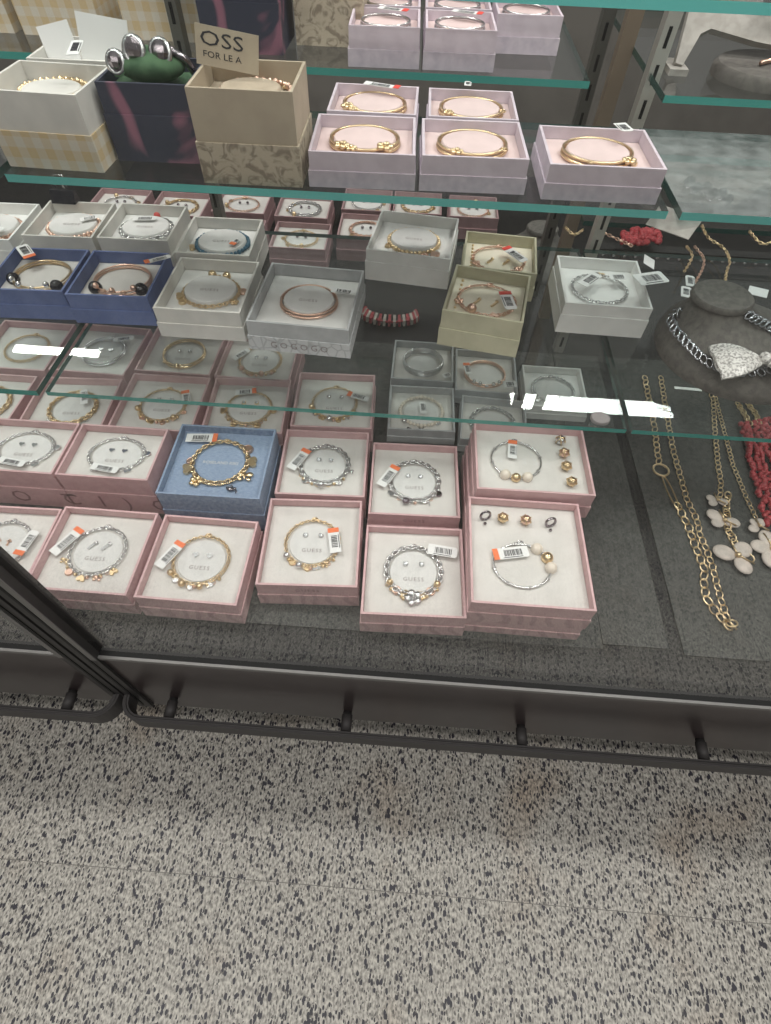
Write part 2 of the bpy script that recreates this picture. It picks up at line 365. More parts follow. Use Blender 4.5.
def bumper(x0, x1, end, label, brackets):
    root = empty('bumper_rail', ((x0+x1)/2, 0, 0.235)); tag(root, label, 'bumper rail', 'bumper rails')
    L = -Vector(root.location)
    rad = 0.024; y = -0.031; pts = []
    if end == 'L':      # curved end at x0
        for k in range(9):
            a = PI + (PI/2)*k/8; pts.append((x0+rad+rad*math.cos(a), y+rad+rad*math.sin(a)))
        pts.insert(0, (x0, 0.0)); pts.append((x1, y))
    else:
        pts.append((x0, y))
        for k in range(9):
            a = 1.5*PI + (PI/2)*k/8; pts.append((x1-rad+rad*math.cos(a), y+rad+rad*math.sin(a)))
        pts.append((x1, 0.0))
    mb = MB(); vs = []; n = len(pts)
    for i, p in enumerate(pts):
        a = Vector(pts[max(i-1, 0)]); c = Vector(pts[min(i+1, n-1)]); t = (c-a).normalized(); nn = Vector((-t.y, t.x))*0.0035
        for sx2, z in ((-1, 0.220), (1, 0.220), (1, 0.250), (-1, 0.250)):
            vs.append((p[0]+nn.x*sx2+L.x, p[1]+nn.y*sx2+L.y, z+L.z))
    fs = []
    for i in range(n-1):
        for k in range(4): fs.append((i*4+k, (i+1)*4+k, (i+1)*4+(k+1) % 4, i*4+(k+1) % 4))
    fs += [(3, 2, 1, 0), ((n-1)*4, (n-1)*4+1, (n-1)*4+2, (n-1)*4+3)]
    mb.add(vs, fs); 
    for zz in (0.2515,):   # raised rib along the rail
        mb.tube([(p[0]+L.x, p[1]+L.y, 0.250+L.z) for p in pts], 0.0014, 6)
    mb.build('rail', M_['rail'], root)
    for bx in brackets:
        q = MB(); q.tube([(bx+L.x, 0.0+L.y, 0.236+L.z), (bx+L.x, -0.0275+L.y, 0.234+L.z)], 0.0055, 10); o = q.build('bracket', M_['frame'], root)
        q = MB(); q.tube([(bx+L.x, -0.004+L.y, 0.2357+L.z), (bx+L.x, -0.024+L.y, 0.2343+L.z)], 0.0068, 12); q.build('sleeve', M_['rail'], o)
bumper(-0.328, 1.15, 'L', 'black bumper rail along the foot of the wide case', (-0.273, -0.046, 0.177, 0.404, 0.63, 0.86))
bumper(-1.55, -0.342, 'R', 'black bumper rail of the neighbouring case ending in a bend', (-0.406, -0.63, -0.86))

# boards lying on the deck
def board(x0, x1, y0, y1, label, h=0.003):
    b = MB(); b.box(x0, x1, y0, y1, DECK, DECK+h); tag(b.build('display_board', M_['board']), label, 'board', 'charcoal display boards')
BD = 0.003
board(-0.325, 0.2385, 0.050, 0.56, 'charcoal board under the pink bracelet boxes')
board(0.2395, 0.3125, 0.056, 0.56, 'narrow charcoal board just right of the pink box stacks')
board(0.3285, 1.10, 0.050, 0.56, 'charcoal board under the lying necklaces')
board(-1.10, -0.341, 0.050, 0.56, 'charcoal board in the neighbouring left case')

# glass shelves
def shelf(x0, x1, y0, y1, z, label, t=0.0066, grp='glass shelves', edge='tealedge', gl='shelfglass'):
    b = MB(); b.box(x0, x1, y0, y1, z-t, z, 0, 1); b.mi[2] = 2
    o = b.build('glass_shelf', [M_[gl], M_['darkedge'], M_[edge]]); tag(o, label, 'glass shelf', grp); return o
S1, S2, S3, SB = 0.56, 0.725, 0.857, 0.755
shelf(-0.374, 0.227, 0.213, 0.56, S1, 'lower glass shelf carrying the blue, grey and white boxes', t=0.0052, edge='shadeedge')
shelf(0.233, 1.00, 0.213, 0.56, S1, 'lower glass shelf on the right under the dark necklace bust', t=0.0052, edge='shadeedge')
shelf(-1.00, -0.384, 0.213, 0.56, S1, 'lower glass shelf cut off at the left edge', edge='shadeedge')
shelf(-0.374, 0.219, 0.316, 0.50, S2, 'upper glass shelf carrying the lilac boxes')
shelf(0.231, 1.00, 0.316, 0.50, S2, 'empty upper glass shelf at the right', gl='dusthazeglass')
shelf(-1.00, -0.384, 0.316, 0.50, S2, 'upper glass shelf beyond the left post')
shelf(-0.374, 1.00, 0.334, 0.50, S3, 'topmost glass shelf whose green edge crosses the top')
shelf(-0.90, 0.173, 0.530, 0.86, SB, 'rear glass shelf behind the lilac boxes', edge='shadeedge')
shelf(0.245, 1.00, 0.500, 0.86, SB, 'rear glass shelf at the right under the stone disc', edge='shadeedge')
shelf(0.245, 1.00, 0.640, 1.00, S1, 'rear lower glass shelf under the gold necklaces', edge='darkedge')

def upright(x, y, w_, mt, label, slots=True, z0=0.38, z1=1.28):
    root = empty('shelf_upright', (x, y, z0)); tag(root, label, 'shelf upright', 'shelf uprights')
    b = MB(); b.box(-w_/2, w_/2, -0.004, 0.012, 0, z1-z0); b.build('channel', mt, root)
    if slots:
        s_ = MB(); n = int((z1-z0)/0.032)
        for i in range(n): s_.box(-0.0018, 0.0018, -0.0046, -0.0038, 0.012+i*0.032, 0.030+i*0.032)
        s_.build('slots', M_['deck'], root)
upright(0.250, 0.572, 0.015, M_['upright'], 'slotted silver shelf upright, rightmost of the three on the right')
upright(0.236, 0.664, 0.018, M_['bronze'], 'bronze shelf upright between the slotted ones', False)
upright(0.222, 0.730, 0.016, M_['darkup'], 'dark slotted shelf upright, leftmost of the three on the right')
upright(-0.279, 0.572, 0.012, M_['darkup'], 'dark slotted shelf upright behind the jewelled navy box')
# rear panel of the fixture and the store behind
b = MB(); b.box(-1.6, 1.2, 1.24, 1.26, 0.0, 0.86); tag(b.build('wall_back', M_['backpanel']), kind='structure')

def clip(x, y, z, label):
    root = empty('shelf_clip', (x, y, z)); tag(root, label, 'shelf clip', 'round metal shelf clips')
    b = MB(); b.disc((0, 0, 0.0003), 0.010, 0.009, 0.003, 20, 0, 0.0008); b.build('cap', M_['clipgrey'], root)
    b = MB(); b.tube([(0, 0, 0), (0, 0, -0.0095)], 0.003, 10); b.disc((0, 0, -0.011), 0.008, 0.007, 0.003, 18); b.build('shank', M_['plastic'], root)
p = at(600, 421, S1); clip(p.x, p.y+0.002, S1, 'round metal shelf clip at the front corner of the lower shelf')

# ------------------------------------------------------------------ boxes
SCHEME = {   # tray, lid, insert
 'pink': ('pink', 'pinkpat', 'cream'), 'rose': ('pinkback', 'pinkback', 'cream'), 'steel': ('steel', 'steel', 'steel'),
 'grey': ('grey', 'grey', 'cream'), 'white': ('white', 'white', 'white'), 'offwhite': ('warmwhite', 'warmwhite', 'white'),
 'blue': ('blue', 'blue', 'cream'), 'embossed': ('grey', 'greypat', 'white'), 'olive': ('olive', 'olive', 'ivory'),
 'lilac': ('lilac', 'lilacpat', 'blush'), 'tan': ('tan', 'snake', 'tanin'), 'gingham': ('warmwhite', 'gingham', 'warmwhite'),
 'floral': ('floral', 'floral', 'green')}
def make_box(x, y, z, W, D, rot, h, scheme, label, recess=0.011, split=0.5, front=None, group=None, card=None, cardtext=None, lidtext=None, pegs=False):
    tr, ld, ins = (M_[k] for k in SCHEME[scheme])
    root = empty('gift_box', (x, y, z), R(rot)); tag(root, label, 'gift box', group)
    hw, hd, t = W/2, D/2, 0.0024; zl = h*split; o_ = 0.0012
    b = MB()   # lid turned upside down under the box
    b.box(-hw-o_, hw+o_, -hd-o_, hd+o_, 0.0002, zl); lid = b.build('lid', tr if lidtext and scheme == 'pink' else ld, root)
    b = MB()   # open tray standing in it
    zb = zl - 0.0004
    O = [(-hw,-hd),(hw,-hd),(hw,hd),(-hw,hd)]; I = [(-hw+t,-hd+t),(hw-t,-hd+t),(hw-t,hd-t),(-hw+t,hd-t)]
    zi = h - recess - 0.002
    vs = [(a,c,zb) for a,c in O] + [(a,c,h) for a,c in O] + [(a,c,h) for a,c in I] + [(a,c,zi) for a,c in I]
    fs = [(3,2,1,0)] + [(i,(i+1)%4,4+(i+1)%4,4+i) for i in range(4)] + [(4+i,4+(i+1)%4,8+(i+1)%4,8+i) for i in range(4)] + [(8+i,8+(i+1)%4,12+(i+1)%4,12+i) for i in range(4)] + [(12,13,14,15)]
    b.add(vs, fs); tray = b.build('tray', tr, root)
    b = MB(); b.box(-hw+t+0.0004, hw-t-0.0004, -hd+t+0.0004, hd-t-0.0004, h-recess-0.0018, h-recess)
    insert = b.build('insert', ins, root)
    top = h-recess
    if pegs:
        b = MB()
        for i in range(9): b.ball((-hw+0.011, -hd+0.010+i*(D-0.02)/8, top+0.0008), 0.0018, 6, 4)
        b.build('thread_loops', M_['gold'], insert)
    if card:
        rx, ry, ch, mk = card
        b = MB(); b.disc((0, 0.002, top+0.0001), rx, ry, ch, 32, 0, min(0.0012, ch*0.4)); c_ = b.build('round_card', M_[mk], root)
        if cardtext:
            lettering(cardtext[0], cardtext[1], M_['greyink'], c_, Matrix.Translation((0, 0.002+cardtext[2], top+ch+0.0004)), 1.25)
    if front:
        lettering(front, 0.0075, M_['roseink'], tray, Matrix.Translation((0, -hd-0.0004, (zl+h)/2)) @ Matrix.Rotation(PI/2, 4, 'X'), 1.35)
    if lidtext:
        lettering(lidtext[0], lidtext[1], M_['roseink' if scheme == 'pink' else 'greyink'], lid, Matrix.Translation((0, -hd-o_-0.0005, zl*0.5)) @ Matrix.Rotation(PI/2, 4, 'X'), 1.5)
    return root, z+top

# ------------------------------------------------------------------ jewellery
def price_tag(parent, x, y, z, rot, L=0.030, Wd=0.012, sticker='orange', tilt=0, end=-1, red=None):
    T = Matrix.Translation((x, y, z)) @ Matrix.Rotation(R(rot), 4, 'Z') @ Matrix.Rotation(R(tilt), 4, 'Y')
    b = MB(); b.prism([(-L/2, -Wd/2), (L/2-0.002, -Wd/2), (L/2, -Wd/2+0.002), (L/2, Wd/2-0.002), (L/2-0.002, Wd/2), (-L/2, Wd/2)], 0.0004, T)
    o = b.build('price_tag', M_['paper'], parent)
    b = MB(); rr = random.Random(int(1000*abs(x+y+rot))); u = -L*0.26
    while u < L*0.30:
        wd = rr.choice((0.0005, 0.0009, 0.0013)); b.box(u, u+wd, -Wd*0.26, Wd*0.28, 0.00045, 0.0006, M=T); u += wd + rr.choice((0.0005, 0.0009))
    b.box(-L*0.3, L*0.3, -Wd*0.42, -Wd*0.36, 0.00045, 0.0006, M=T)
    b.build('barcode', M_['ink'], o)
    if sticker:
        b = MB(); b.box(end*L*0.52-0.003, end*L*0.52+0.003, -Wd*0.5, Wd*0.5, 0.0006, 0.0010, M=T); b.build('sticker', M_[sticker], o)
    return o

def heart_pts(s):
    out = []
    for i in range(18):
        a = 2*PI*i/18
        out.append((s*0.062*16*math.sin(a)**3, s*0.062*(13*math.cos(a)-5*math.cos(2*a)-2*math.cos(3*a)-math.cos(4*a))))
    return out[::-1]
def charm(parent, kind, x, y, z, s, mt, rot=0):
    T = Matrix.Translation((x, y, z)) @ Matrix.Rotation(rot, 4, 'Z'); b = MB()
    if kind == 'heart': b.prism(heart_pts(s), s*0.45, T)
    elif kind == 'disc': b.disc((x, y, z), s, s, s*0.4, 14, 0, s*0.15); b.torus((x, y, z+s*0.4), s*0.8, s*0.8, s*0.12, n=12, k=4)
    elif kind == 'ball': b.ball((x, y, z+s), s, 10, 7)
    elif kind == 'flower':
        for k in range(5):
            a = 2*PI*k/5+rot; b.ball((x+math.cos(a)*s*0.62, y+math.sin(a)*s*0.62, z+s*0.3), s*0.45, 8, 5, sc_=(1,1,0.6))
        b.ball((x, y, z+s*0.45), s*0.3, 8, 5)
    elif kind == 'butterfly':
        for sx_, q in ((-1, 1), (1, 1), (-1, 0.7), (1, 0.7)):
            b.ball((x+sx_*s*0.6, y+(0.35 if q == 1 else -0.45)*s, z+s*0.25), s*0.55*q, 8, 5, sc_=(1,0.8,0.3))
        b.ball((x, y, z+s*0.3), s*0.5, 6, 5, sc_=(0.3,1.4,0.4))
    elif kind == 'ring': b.torus((x, y, z+s*0.3), s, s*0.9, s*0.22, n=14, k=5)
    elif kind == 'cross':
        b.box(-s*0.18, s*0.18, -s, s, 0, s*0.3, M=T); b.box(-s*0.6, s*0.6, s*0.15, s*0.5, 0, s*0.3, M=T)
    elif kind == 'elephant':   # small walking animal charm
        b.ball((x, y, z+s*0.4), s*0.6, 8, 6, sc_=(1.3,0.8,0.5)); b.ball((x+s*0.9, y+s*0.2, z+s*0.4), s*0.4, 8, 5, sc_=(1,1,0.6))
        for dx in (-0.6, -0.2, 0.25, 0.6): b.box(-s*0.12+dx*s, s*0.12+dx*s, -s*1.1, -s*0.3, 0, s*0.35, M=T)
        b.tube([(x+s*1.2, y, z+s*0.3), (x+s*1.45, y-s*0.5, z+s*0.3), (x+s*1.3, y-s*0.9, z+s*0.3)], s*0.12, 5)
    return b.build('charm', M_[mt], parent)

def ring_chain(rx, ry, z, n, lr, tr_, gap=0, start=0.0):
    """links following an ellipse"""
    b = MB()
    for i in range(n):
        a = start + 2*PI*i/n
        if gap and abs(((a-PI/2+PI) % (2*PI))-PI) < gap: continue
        c = (rx*math.cos(a), ry*math.sin(a), z); t = Vector((-rx*math.sin(a), ry*math.cos(a), 0)).normalized()
        nr = Vector((0,0,1)) if i % 2 == 0 else Vector((math.cos(a)*0.8, math.sin(a)*0.8, 0.6))
        b.torus(c, lr*1.25, lr*0.8, tr_, nr, t, 9, 4)
    return b

CH = {'c1': ('heart', 'disc', 'butterfly'), 'c2': ('disc', 'flower', 'ball'), 'c3': ('heart', 'ball', 'heart'), 'c4': ('ring', 'elephant', 'disc')}
def bracelet(style, x, y, z, rot, rx, ry, metal, label, stags=(), charms=(), group=None, second=None, lift=0.0, beads=None):
    root = empty('bangle' if style == 'bangle' else 'bracelet', (x, y, z+0.0004), R(rot))
    tag(root, label, 'bangle' if style == 'bangle' else 'bracelet', group)
    zz = 0.0020 + lift
    if style == 'chain':
        n = int(2*PI*(rx+ry)/2/0.0036); n += n % 2
        ring_chain(rx, ry, zz+0.0006, n, 0.0022, 0.0006).build('chain', M_[metal], root)
    elif style == 'thick':
        n = int(2*PI*(rx+ry)/2/0.0050); n += n % 2
        ring_chain(rx, ry, zz+0.0012, n, 0.0034, 0.0010).build('chain', M_[metal], root)
    elif style == 'beads':
        b = MB(); n = int(2*PI*(rx+ry)/2/0.0052); 
        for i in range(n):
            a = 2*PI*i/n; b.ball((rx*math.cos(a), ry*math.sin(a), zz+0.0008), 0.0025 if i % 3 else 0.0030, 8, 5)
        b.build('beads', M_[metal], root)
    elif style == 'bar':     # slim snake chain with a few big beads
        b = MB(); b.torus((0, 0, zz), rx, ry, 0.0012, n=40, k=6)
        for i in range(8):
            a = 2*PI*i/8+0.2; b.torus((rx*math.cos(a), ry*math.sin(a), zz), 0.0020, 0.0020, 0.0007, (-math.sin(a), math.cos(a), 0), (0,0,1), 8, 4)
        b.build('snake_chain', M_[metal], root)
    elif style == 'bangle':
        b = MB(); b.torus((0, 0, zz), rx, ry, 0.0014, n=44, k=7); b.torus((0, 0.0008, zz+0.0032), rx*0.985, ry*0.98, 0.0012, n=44, k=7)
        b.build('hoop', M_[metal], root)
    elif style == 'cuff':
        b = MB()
        for k in range(5): b.torus((0, 0, zz+k*0.0022), rx-0.0003*abs(k-2), ry-0.0003*abs(k-2), 0.0013, n=44, k=6)
        b.build('band', M_[metal], root)
    b = MB(); b.torus((0, ry+0.002, zz+0.001), 0.0032, 0.0018, 0.0008, n=10, k=5); b.tube([(-0.004, ry+0.001, zz+0.001), (0.002, ry+0.0035, zz+0.001)], 0.0010, 6)
    b.build('clasp', M_[second or metal], root)
    for i, (kd, ang, q, s, mt) in enumerate(charms):
        a = R(ang); charm(root, kd, rx*q*math.cos(a), ry*q*math.sin(a), 0.0003 + (0.001 if q < 1.02 else 0) + (0.0035 if style == 'bangle' and q <= 1.05 else 0), s, mt, a-PI/2)
    if beads:
        for ang, s, mt in beads:
            a = R(ang); bb = MB(); bb.ball((rx*math.cos(a), ry*math.sin(a), zz+0.0006), s, 12, 8, sc_=(1,1,1)); bb.build('bead', M_[mt], root)
    for tg in stags: price_tag(root, *tg)
    return root

def earring(x, y, z, kind, metal, label, s=0.0032, group=None):
    root = empty('stud_earring', (x, y, z+0.0003)); tag(root, label, 'earring', group)
    b = MB()
    if kind == 'crystal':
        b.disc((0, 0, 0), s, s, s*0.5, 12, 0, s*0.1); st = MB(); st.ball((0, 0, s*0.6), s*0.8, 8, 5, sc_=(1,1,0.5)); st.build('stone', M_['crystal'], root)
        for k in range(4):
            a = PI/4+k*PI/2; b.ball((s*0.9*math.cos(a), s*0.9*math.sin(a), s*0.6), s*0.2, 5, 4)
    elif kind == 'heart': b.prism(heart_pts(s*1.15), s*0.5)
    elif kind == 'bar': b.box(-s*0.35, s*0.35, -s*2.2, s*1.2, 0, s*0.5, M=Matrix.Rotation(R(-38), 4, 'Z')); b.ball((s*0.7, s*1.0, s*0.4), s*0.75, 8, 5, sc_=(1,1,0.6))
    elif kind == 'cross': b.box(-s*0.2, s*0.2, -s*1.5, s*1.2, 0, s*0.5); b.box(-s*0.8, s*0.8, s*0.2, s*0.6, 0, s*0.5)
    elif kind == 'hoop': b.torus((0, 0, s*0.3), s*1.2, s*1.2, s*0.3, n=14, k=5)
    elif kind == 'pearl': b.ball((0, 0, s*0.8), s*0.95, 10, 7)
    b.build('setting', M_[metal], root)

def loc(x, y, rot, dx, dy):
    a = R(rot); return x+dx*math.cos(a)-dy*math.sin(a), y+dx*math.sin(a)+dy*math.cos(a)

def fill_set(bx, where, adj, metal, style, z, charms, ear, tags, r=(0.031, 0.031), off=(0, 0.002), beads=None, second=None, desc=None, stones=''):
    x, y, W, D, rot = bx
    X, Y = loc(x, y, rot, *off)
    nm = {'gold': 'gold', 'silver': 'silver', 'rose': 'rose gold', 'crystal': 'crystal', 'hematite': 'dark metal', 'bluestone': 'teal stone', 'pearl':'pale bead'}[metal]
    st = {'chain': 'chain', 'thick': 'chunky chain', 'beads': 'beaded', 'bar': 'slim', 'bangle': 'thin', 'cuff': 'ribbed'}[style]
    kind = 'bangle' if style == 'bangle' else 'bracelet'
    if ear and style in ('chain', 'thick') and adj == 'pink':     # small dangling rings and balls between the charms
        m2 = 'gold' if metal != 'silver' or len(where) % 2 else 'silver'
        charms = list(charms) + [(('ring', 'ball')[k % 2], 212+12*k, 1.09+0.02*(k % 2), 0.0021, (m2, 'rose')[k % 3 == 2]) for k in range(10)]
    bracelet(style, X, Y, z, rot, r[0], r[1], metal, f'{nm} {desc or st} {kind} in the {adj} box {where}', tags, charms, 'bracelets in the boxes', second, 0.0, beads)
    if ear:
        ek, em, gap, ey = ear
        for s_, side in ((-1, 'left'), (1, 'right')):
            ex, ey_ = loc(X, Y, rot, s_*gap, ey)
            earring(ex, ey_, z+0.0016, ek, em, f'{side} stud earring in the {adj} box {where}', group='stud earrings')

# charms laid along the lower arc
def arc(kinds, mt, q=1.12, s=0.0042, a0=225, a1=315, mt2=None):
    n = len(kinds); return [(k, a0+(a1-a0)*i/max(n-1, 1), q, s, (mt if i % 2 == 0 else (mt2 or mt))) for i, k in enumerate(kinds)]

GP = 'open pink gift boxes on the deck'
ZD = DECK + BD
CARD = (0.027, 0.027, 0.0012, 'puck')
TXT = ('GUESS', 0.0070, -0.010)
# deck: x, y, z, W, D, rot, h, where, metal, style, charms, earrings, tags, front text
deck = [
 (-0.449, 0.105, 0.108, 0.100, 1, 0.044, 'leftmost in the front row', 'silver', 'chain', arc(('disc','heart','butterfly'), 'gold'), ('cross', 'rose', 0.006, 0.004), [(0.030, 0.004, 0.006, 80)], None),
 (-0.338, 0.106, 0.112, 0.108, -0.4, 0.044, 'second from left in the front row', 'silver', 'chain', arc(('butterfly','disc','heart','butterfly','heart'), 'gold', 1.16, 0.0048, 205, 318, 'rose') , ('bar', 'silver', 0.008, 0.007), [(-0.038, 0.006, 0.006, 62, 0.036, 0.013, 'orange', 0, 1)], None),
 (-0.218, 0.104, 0.111, 0.108, -0.6, 0.044, 'third from left in the front row', 'gold', 'chain', arc(('ball','disc','ball','disc','ball','heart'), 'gold', 1.12, 0.0040, 215, 300, 'silver'), ('heart', 'silver', 0.008, 0.006), [(-0.036, 0.000, 0.006, 64, 0.034, 0.013, 'orange', 0, 1)], None),
 (-0.096, 0.137, 0.111, 0.117, 2.8, 0.044, 'left of the lowest front one', 'gold', 'chain', arc(('ball','disc','ball','disc','heart','butterfly'), 'silver', 1.08, 0.0040, 215, 300, 'gold'), ('crystal', 'silver', 0.009, 0.010), [(0.026, 0.000, 0.006, 100, 0.030, 0.013, 'orange', 0, 1)], 'GUESS'),
 (0.023, 0.109, 0.112, 0.113, 1.7, 0.044, 'lowest in the front row', 'silver', 'thick', [('ball', 212, 1.0, 0.0040, 'gold'), ('ring', 232, 1.0, 0.0045, 'rose'), ('flower', 255, 1.02, 0.0065, 'gold'), ('flower', 270, 1.08, 0.0100, 'silver'), ('flower', 285, 1.02, 0.0065, 'gold'), ('ring', 308, 1.0, 0.0045, 'rose'), ('ball', 328, 1.0, 0.0040, 'gold')], ('crystal', 'silver', 0.009, 0.009), [(0.033, 0.026, 0.006, -8, 0.034, 0.014, None)], None),
 (-0.098, 0.256, 0.110, 0.108, 2.0, 0.044, 'right of the steel-blue box', 'silver', 'thick', arc(('disc','ball','flower','butterfly'), 'silver', 1.12, 0.0045, 230, 345), ('crystal', 'silver', 0.008, 0.008), [(-0.034, 0.003, 0.006, 62, 0.034, 0.013, 'orange', 0, 1)], None),
 (0.019, 0.239, 0.110, 0.115, 1.5, 0.044, 'directly behind the lowest front one', 'silver', 'thick', arc(('heart','ball','elephant','disc'), 'silver', 1.14, 0.0046, 215, 330, 'hematite'), ('crystal', 'silver', 0.008, 0.008), [(-0.034, 0.002, 0.006, 60, 0.034, 0.013, 'orange', 0, 1)], 'GUESS'),
 (-0.578, 0.446, 0.112, 0.110, 0, 0.044, 'cut off beneath the leftmost blue box', 'gold', 'chain', [], None, [], None),
 (-0.460, 0.448, 0.112, 0.110, -2, 0.044, 'left of the shelf joint in the back row', 'silver', 'bangle', [], ('heart', 'silver', 0.008, 0.006), [(0.020, 0.030, 0.006, 20, 0.03, 0.010, None)], None),
 (-0.339, 0.455, 0.111, 0.102, -1, 0.044, 'under the grey-white box, back row', 'gold', 'bangle', arc(('disc','ball','disc'), 'gold', 1.02, 0.003), ('pearl', 'silver', 0.008, 0.004), [(0.004, 0.036, 0.010, 12, 0.034, 0.009, None)], None),
 (-0.222, 0.452, 0.110, 0.100, -1, 0.044, 'rightmost in the back row', 'gold', 'chain', arc(('ball','disc','ball','heart'), 'rose', 1.04, 0.004), ('crystal', 'silver', 0.007, 0.006), [(-0.030, 0.006, 0.006, 55, 0.03, 0.010, None)], None),
 (-0.580, 0.326, 0.108, 0.106, 0, 0.044, 'cut off at the left edge, third row', 'gold', 'thick', arc(('ball','disc','heart'), 'gold'), None, [], None),
 (-0.458, 0.328, 0.112, 0.108, 3, 0.044, 'at the left end of the third row', 'gold', 'thick', arc(('flower','disc','heart'), 'silver', 1.05, 0.005), None, [(0.012, 0.016, 0.008, 110, 0.03, 0.01, None)], 'GUESS'),
 (-0.337, 0.345, 0.112, 0.108, 0.5, 0.044, 'behind the steel-blue box', 'gold', 'chain', arc(('ball','disc','heart','disc','ball','flower'), 'gold', 1.08, 0.0042, 200, 340, 'rose'), ('crystal', 'silver', 0.009, 0.010), [(0.030, 0.012, 0.006, 110, 0.024, 0.011, 'orange', 0, 1)], 'GUESS'),
 (-0.217, 0.350, 0.108, 0.106, 3, 0.044, 'at the steel-blue box corner', 'gold', 'chain', arc(('heart','flower','disc','ball'), 'gold', 1.16, 0.0050, 190, 350), ('crystal', 'gold', 0.009, 0.010), [(-0.010, 0.028, 0.006, 10, 0.026, 0.011, 'orange', 0, 1)], None),
 (-0.099, 0.371, 0.110, 0.109, 2.0, 0.044, 'standing alone under the grey embossed box', 'gold', 'chain', arc(('ball','disc','heart','ball','disc','butterfly','ball'), 'gold', 1.08, 0.0042, 200, 325, 'silver'), ('pearl', 'silver', 0.009, 0.010), [(0.034, 0.010, 0.006, 160, 0.028, 0.010, 'orange', 0, 1)], 'GUESS'),
]
for (x, y, W, D, rot, h, where, metal, style, charms, ear, tags, front) in deck:
    z0 = DECK if x < -0.36 and False else ZD
    rt, zt = make_box(x, y, z0, W, D, rot, h, 'pink', f'open pink gift box {where}', group=GP, card=CARD, cardtext=TXT, front=front)
    fill_set((x, y, W, D, rot), where, 'pink', metal, style, zt, charms, ear, tags)

# tall boxes with big letters on their lower half
for x, where, txt in ((-0.467, 'with large letters, at the left edge', 'I  O  T'), (-0.3525, 'with large letters, left of the steel-blue one', 'C I ) C')):
    rt, zt = make_box(x, 0.231, ZD, 0.111, 0.084, 0, 0.067, 'pink', f'open tall pink gift box {where}', split=0.55, card=(0.030, 0.024, 0.0012, 'puck'), cardtext=TXT, lidtext=(txt, 0.031), group=GP)
    fill_set((x, 0.231, 0.111, 0.084, 0), where, 'tall pink', 'silver', 'chain', zt, arc(('butterfly','heart','disc'), 'silver', 1.1, 0.0045, 240, 370), ('heart', 'silver', 0.008, 0.006) , [(-0.004, -0.026, 0.006, -8, 0.034, 0.010, None)], (0.034, 0.026))

# steel-blue box
x, y, W, D, rot = -0.223, 0.231, 0.122, 0.112, 0.6
rt, zt = make_box(x, y, ZD, W, D, rot, 0.064, 'steel', 'open steel-blue cloth gift box among the pink ones', recess=0.010, card=(0.030, 0.030, 0.0010, 'steel'))
lettering('ROSELAND KIKI', 0.0062, M_['puck'], rt, Matrix.Translation((0, 0.002, 0.0556)), 1.0)
fill_set((x, y, W, D, rot), 'among the pink ones', 'steel-blue', 'gold', 'thick', zt,
         [('heart', 200, 1.16, 0.008, 'gold'), ('flower', 235, 1.15, 0.008, 'gold'), ('disc', 180, 1.1, 0.0055, 'rose'), ('butterfly', 330, 1.18, 0.009, 'gold'), ('heart', 5, 1.14, 0.008, 'gold'), ('disc', 40, 1.12, 0.007, 'rose'), ('elephant', 298, 1.36, 0.0055, 'hematite')],
         None, [(-0.034, 0.037, 0.004, 4, 0.036, 0.014, 'orange', 0, 1)], (0.034, 0.034), desc='charm')

# right-hand stacks
def beadset(bx, zt, where, spots):
    x, y, W, D, rot = bx
    for i, (dx, dy, mt, nm) in enumerate(spots):
        X, Y = loc(x, y, rot, dx, dy)
        root = empty('bead_charm', (X, Y, zt+0.0003)); tag(root, f'{nm} in the pink box {where}', 'charm bead', 'loose charm beads')
        b = MB()
        if mt == 'ringy':
            b.torus((0, 0, 0.006), 0.0058, 0.0058, 0.0016, (0.3, -1, 0.3), (1, 0, 0), 14, 6); b.build('hoop', M_['hematite'], root)
            b = MB(); b.ball((0, -0.008, 0.002), 0.002, 6, 4); b.build('drop', M_['hematite'], root)
        else:
            b.ball((0, 0, 0.006), 0.0062, 12, 8, sc_=(1, 1, 0.9)); b.build('ball', M_[mt], root)
            b = MB()
            for k in range(3): b.torus((0, 0, 0.006), 0.0064, 0.0064, 0.0007, (math.cos(k*PI/3), math.sin(k*PI/3), 0.3), (0, 0, 1), 16, 4)
            b.build('filigree', M_['gold'], root)
make_box(0.152, 0.251, ZD, 0.134, 0.104, 0.8, 0.042, 'pink', 'closed-looking pink gift box at the bottom of the rear right stack', group=GP)
rt, zt = make_box(0.157, 0.251, ZD+0.0422, 0.136, 0.106, 0.3, 0.042, 'pink', 'open pink gift box with beads down its right side', group=GP)
fill_set((0.157, 0.251, 0.136, 0.106, 0.3), 'with beads down its right side', 'pink', 'silver', 'bar', zt, [], None, [(-0.004, 0.013, 0.004, 85, 0.026, 0.011, 'orange', 0, 1)],
         (0.030, 0.029), (-0.017, 0.002), [(240, 0.0065, 'pearl'), (265, 0.0060, 'gold'), (292, 0.0065, 'pearl')], desc='slim bead')
lettering('O    S S', 0.014, M_['puck'], rt, Matrix.Translation((-0.017, 0.002, 0.0312)), 1.2)
beadset((0.157, 0.251, 0.136, 0.106, 0.3), zt, 'with beads down its right side', [(0.040, 0.036, 'silver', 'silver flower bead, furthest back,'), (0.042, 0.015, 'rose', 'pinkish bead, second from the back,'), (0.042, -0.006, 'gold', 'gold bead, third from the back,'), (0.045, -0.030, 'gold', 'largest gold bead, nearest,')])
make_box(0.146, 0.124, ZD, 0.126, 0.128, -0.5, 0.029, 'pink', 'pink gift box at the bottom of the front right stack', group=GP)
rt, zt = make_box(0.145, 0.127, ZD+0.0292, 0.127, 0.135, 0.0, 0.043, 'pink', 'open pink gift box with beads along its back edge', group=GP)
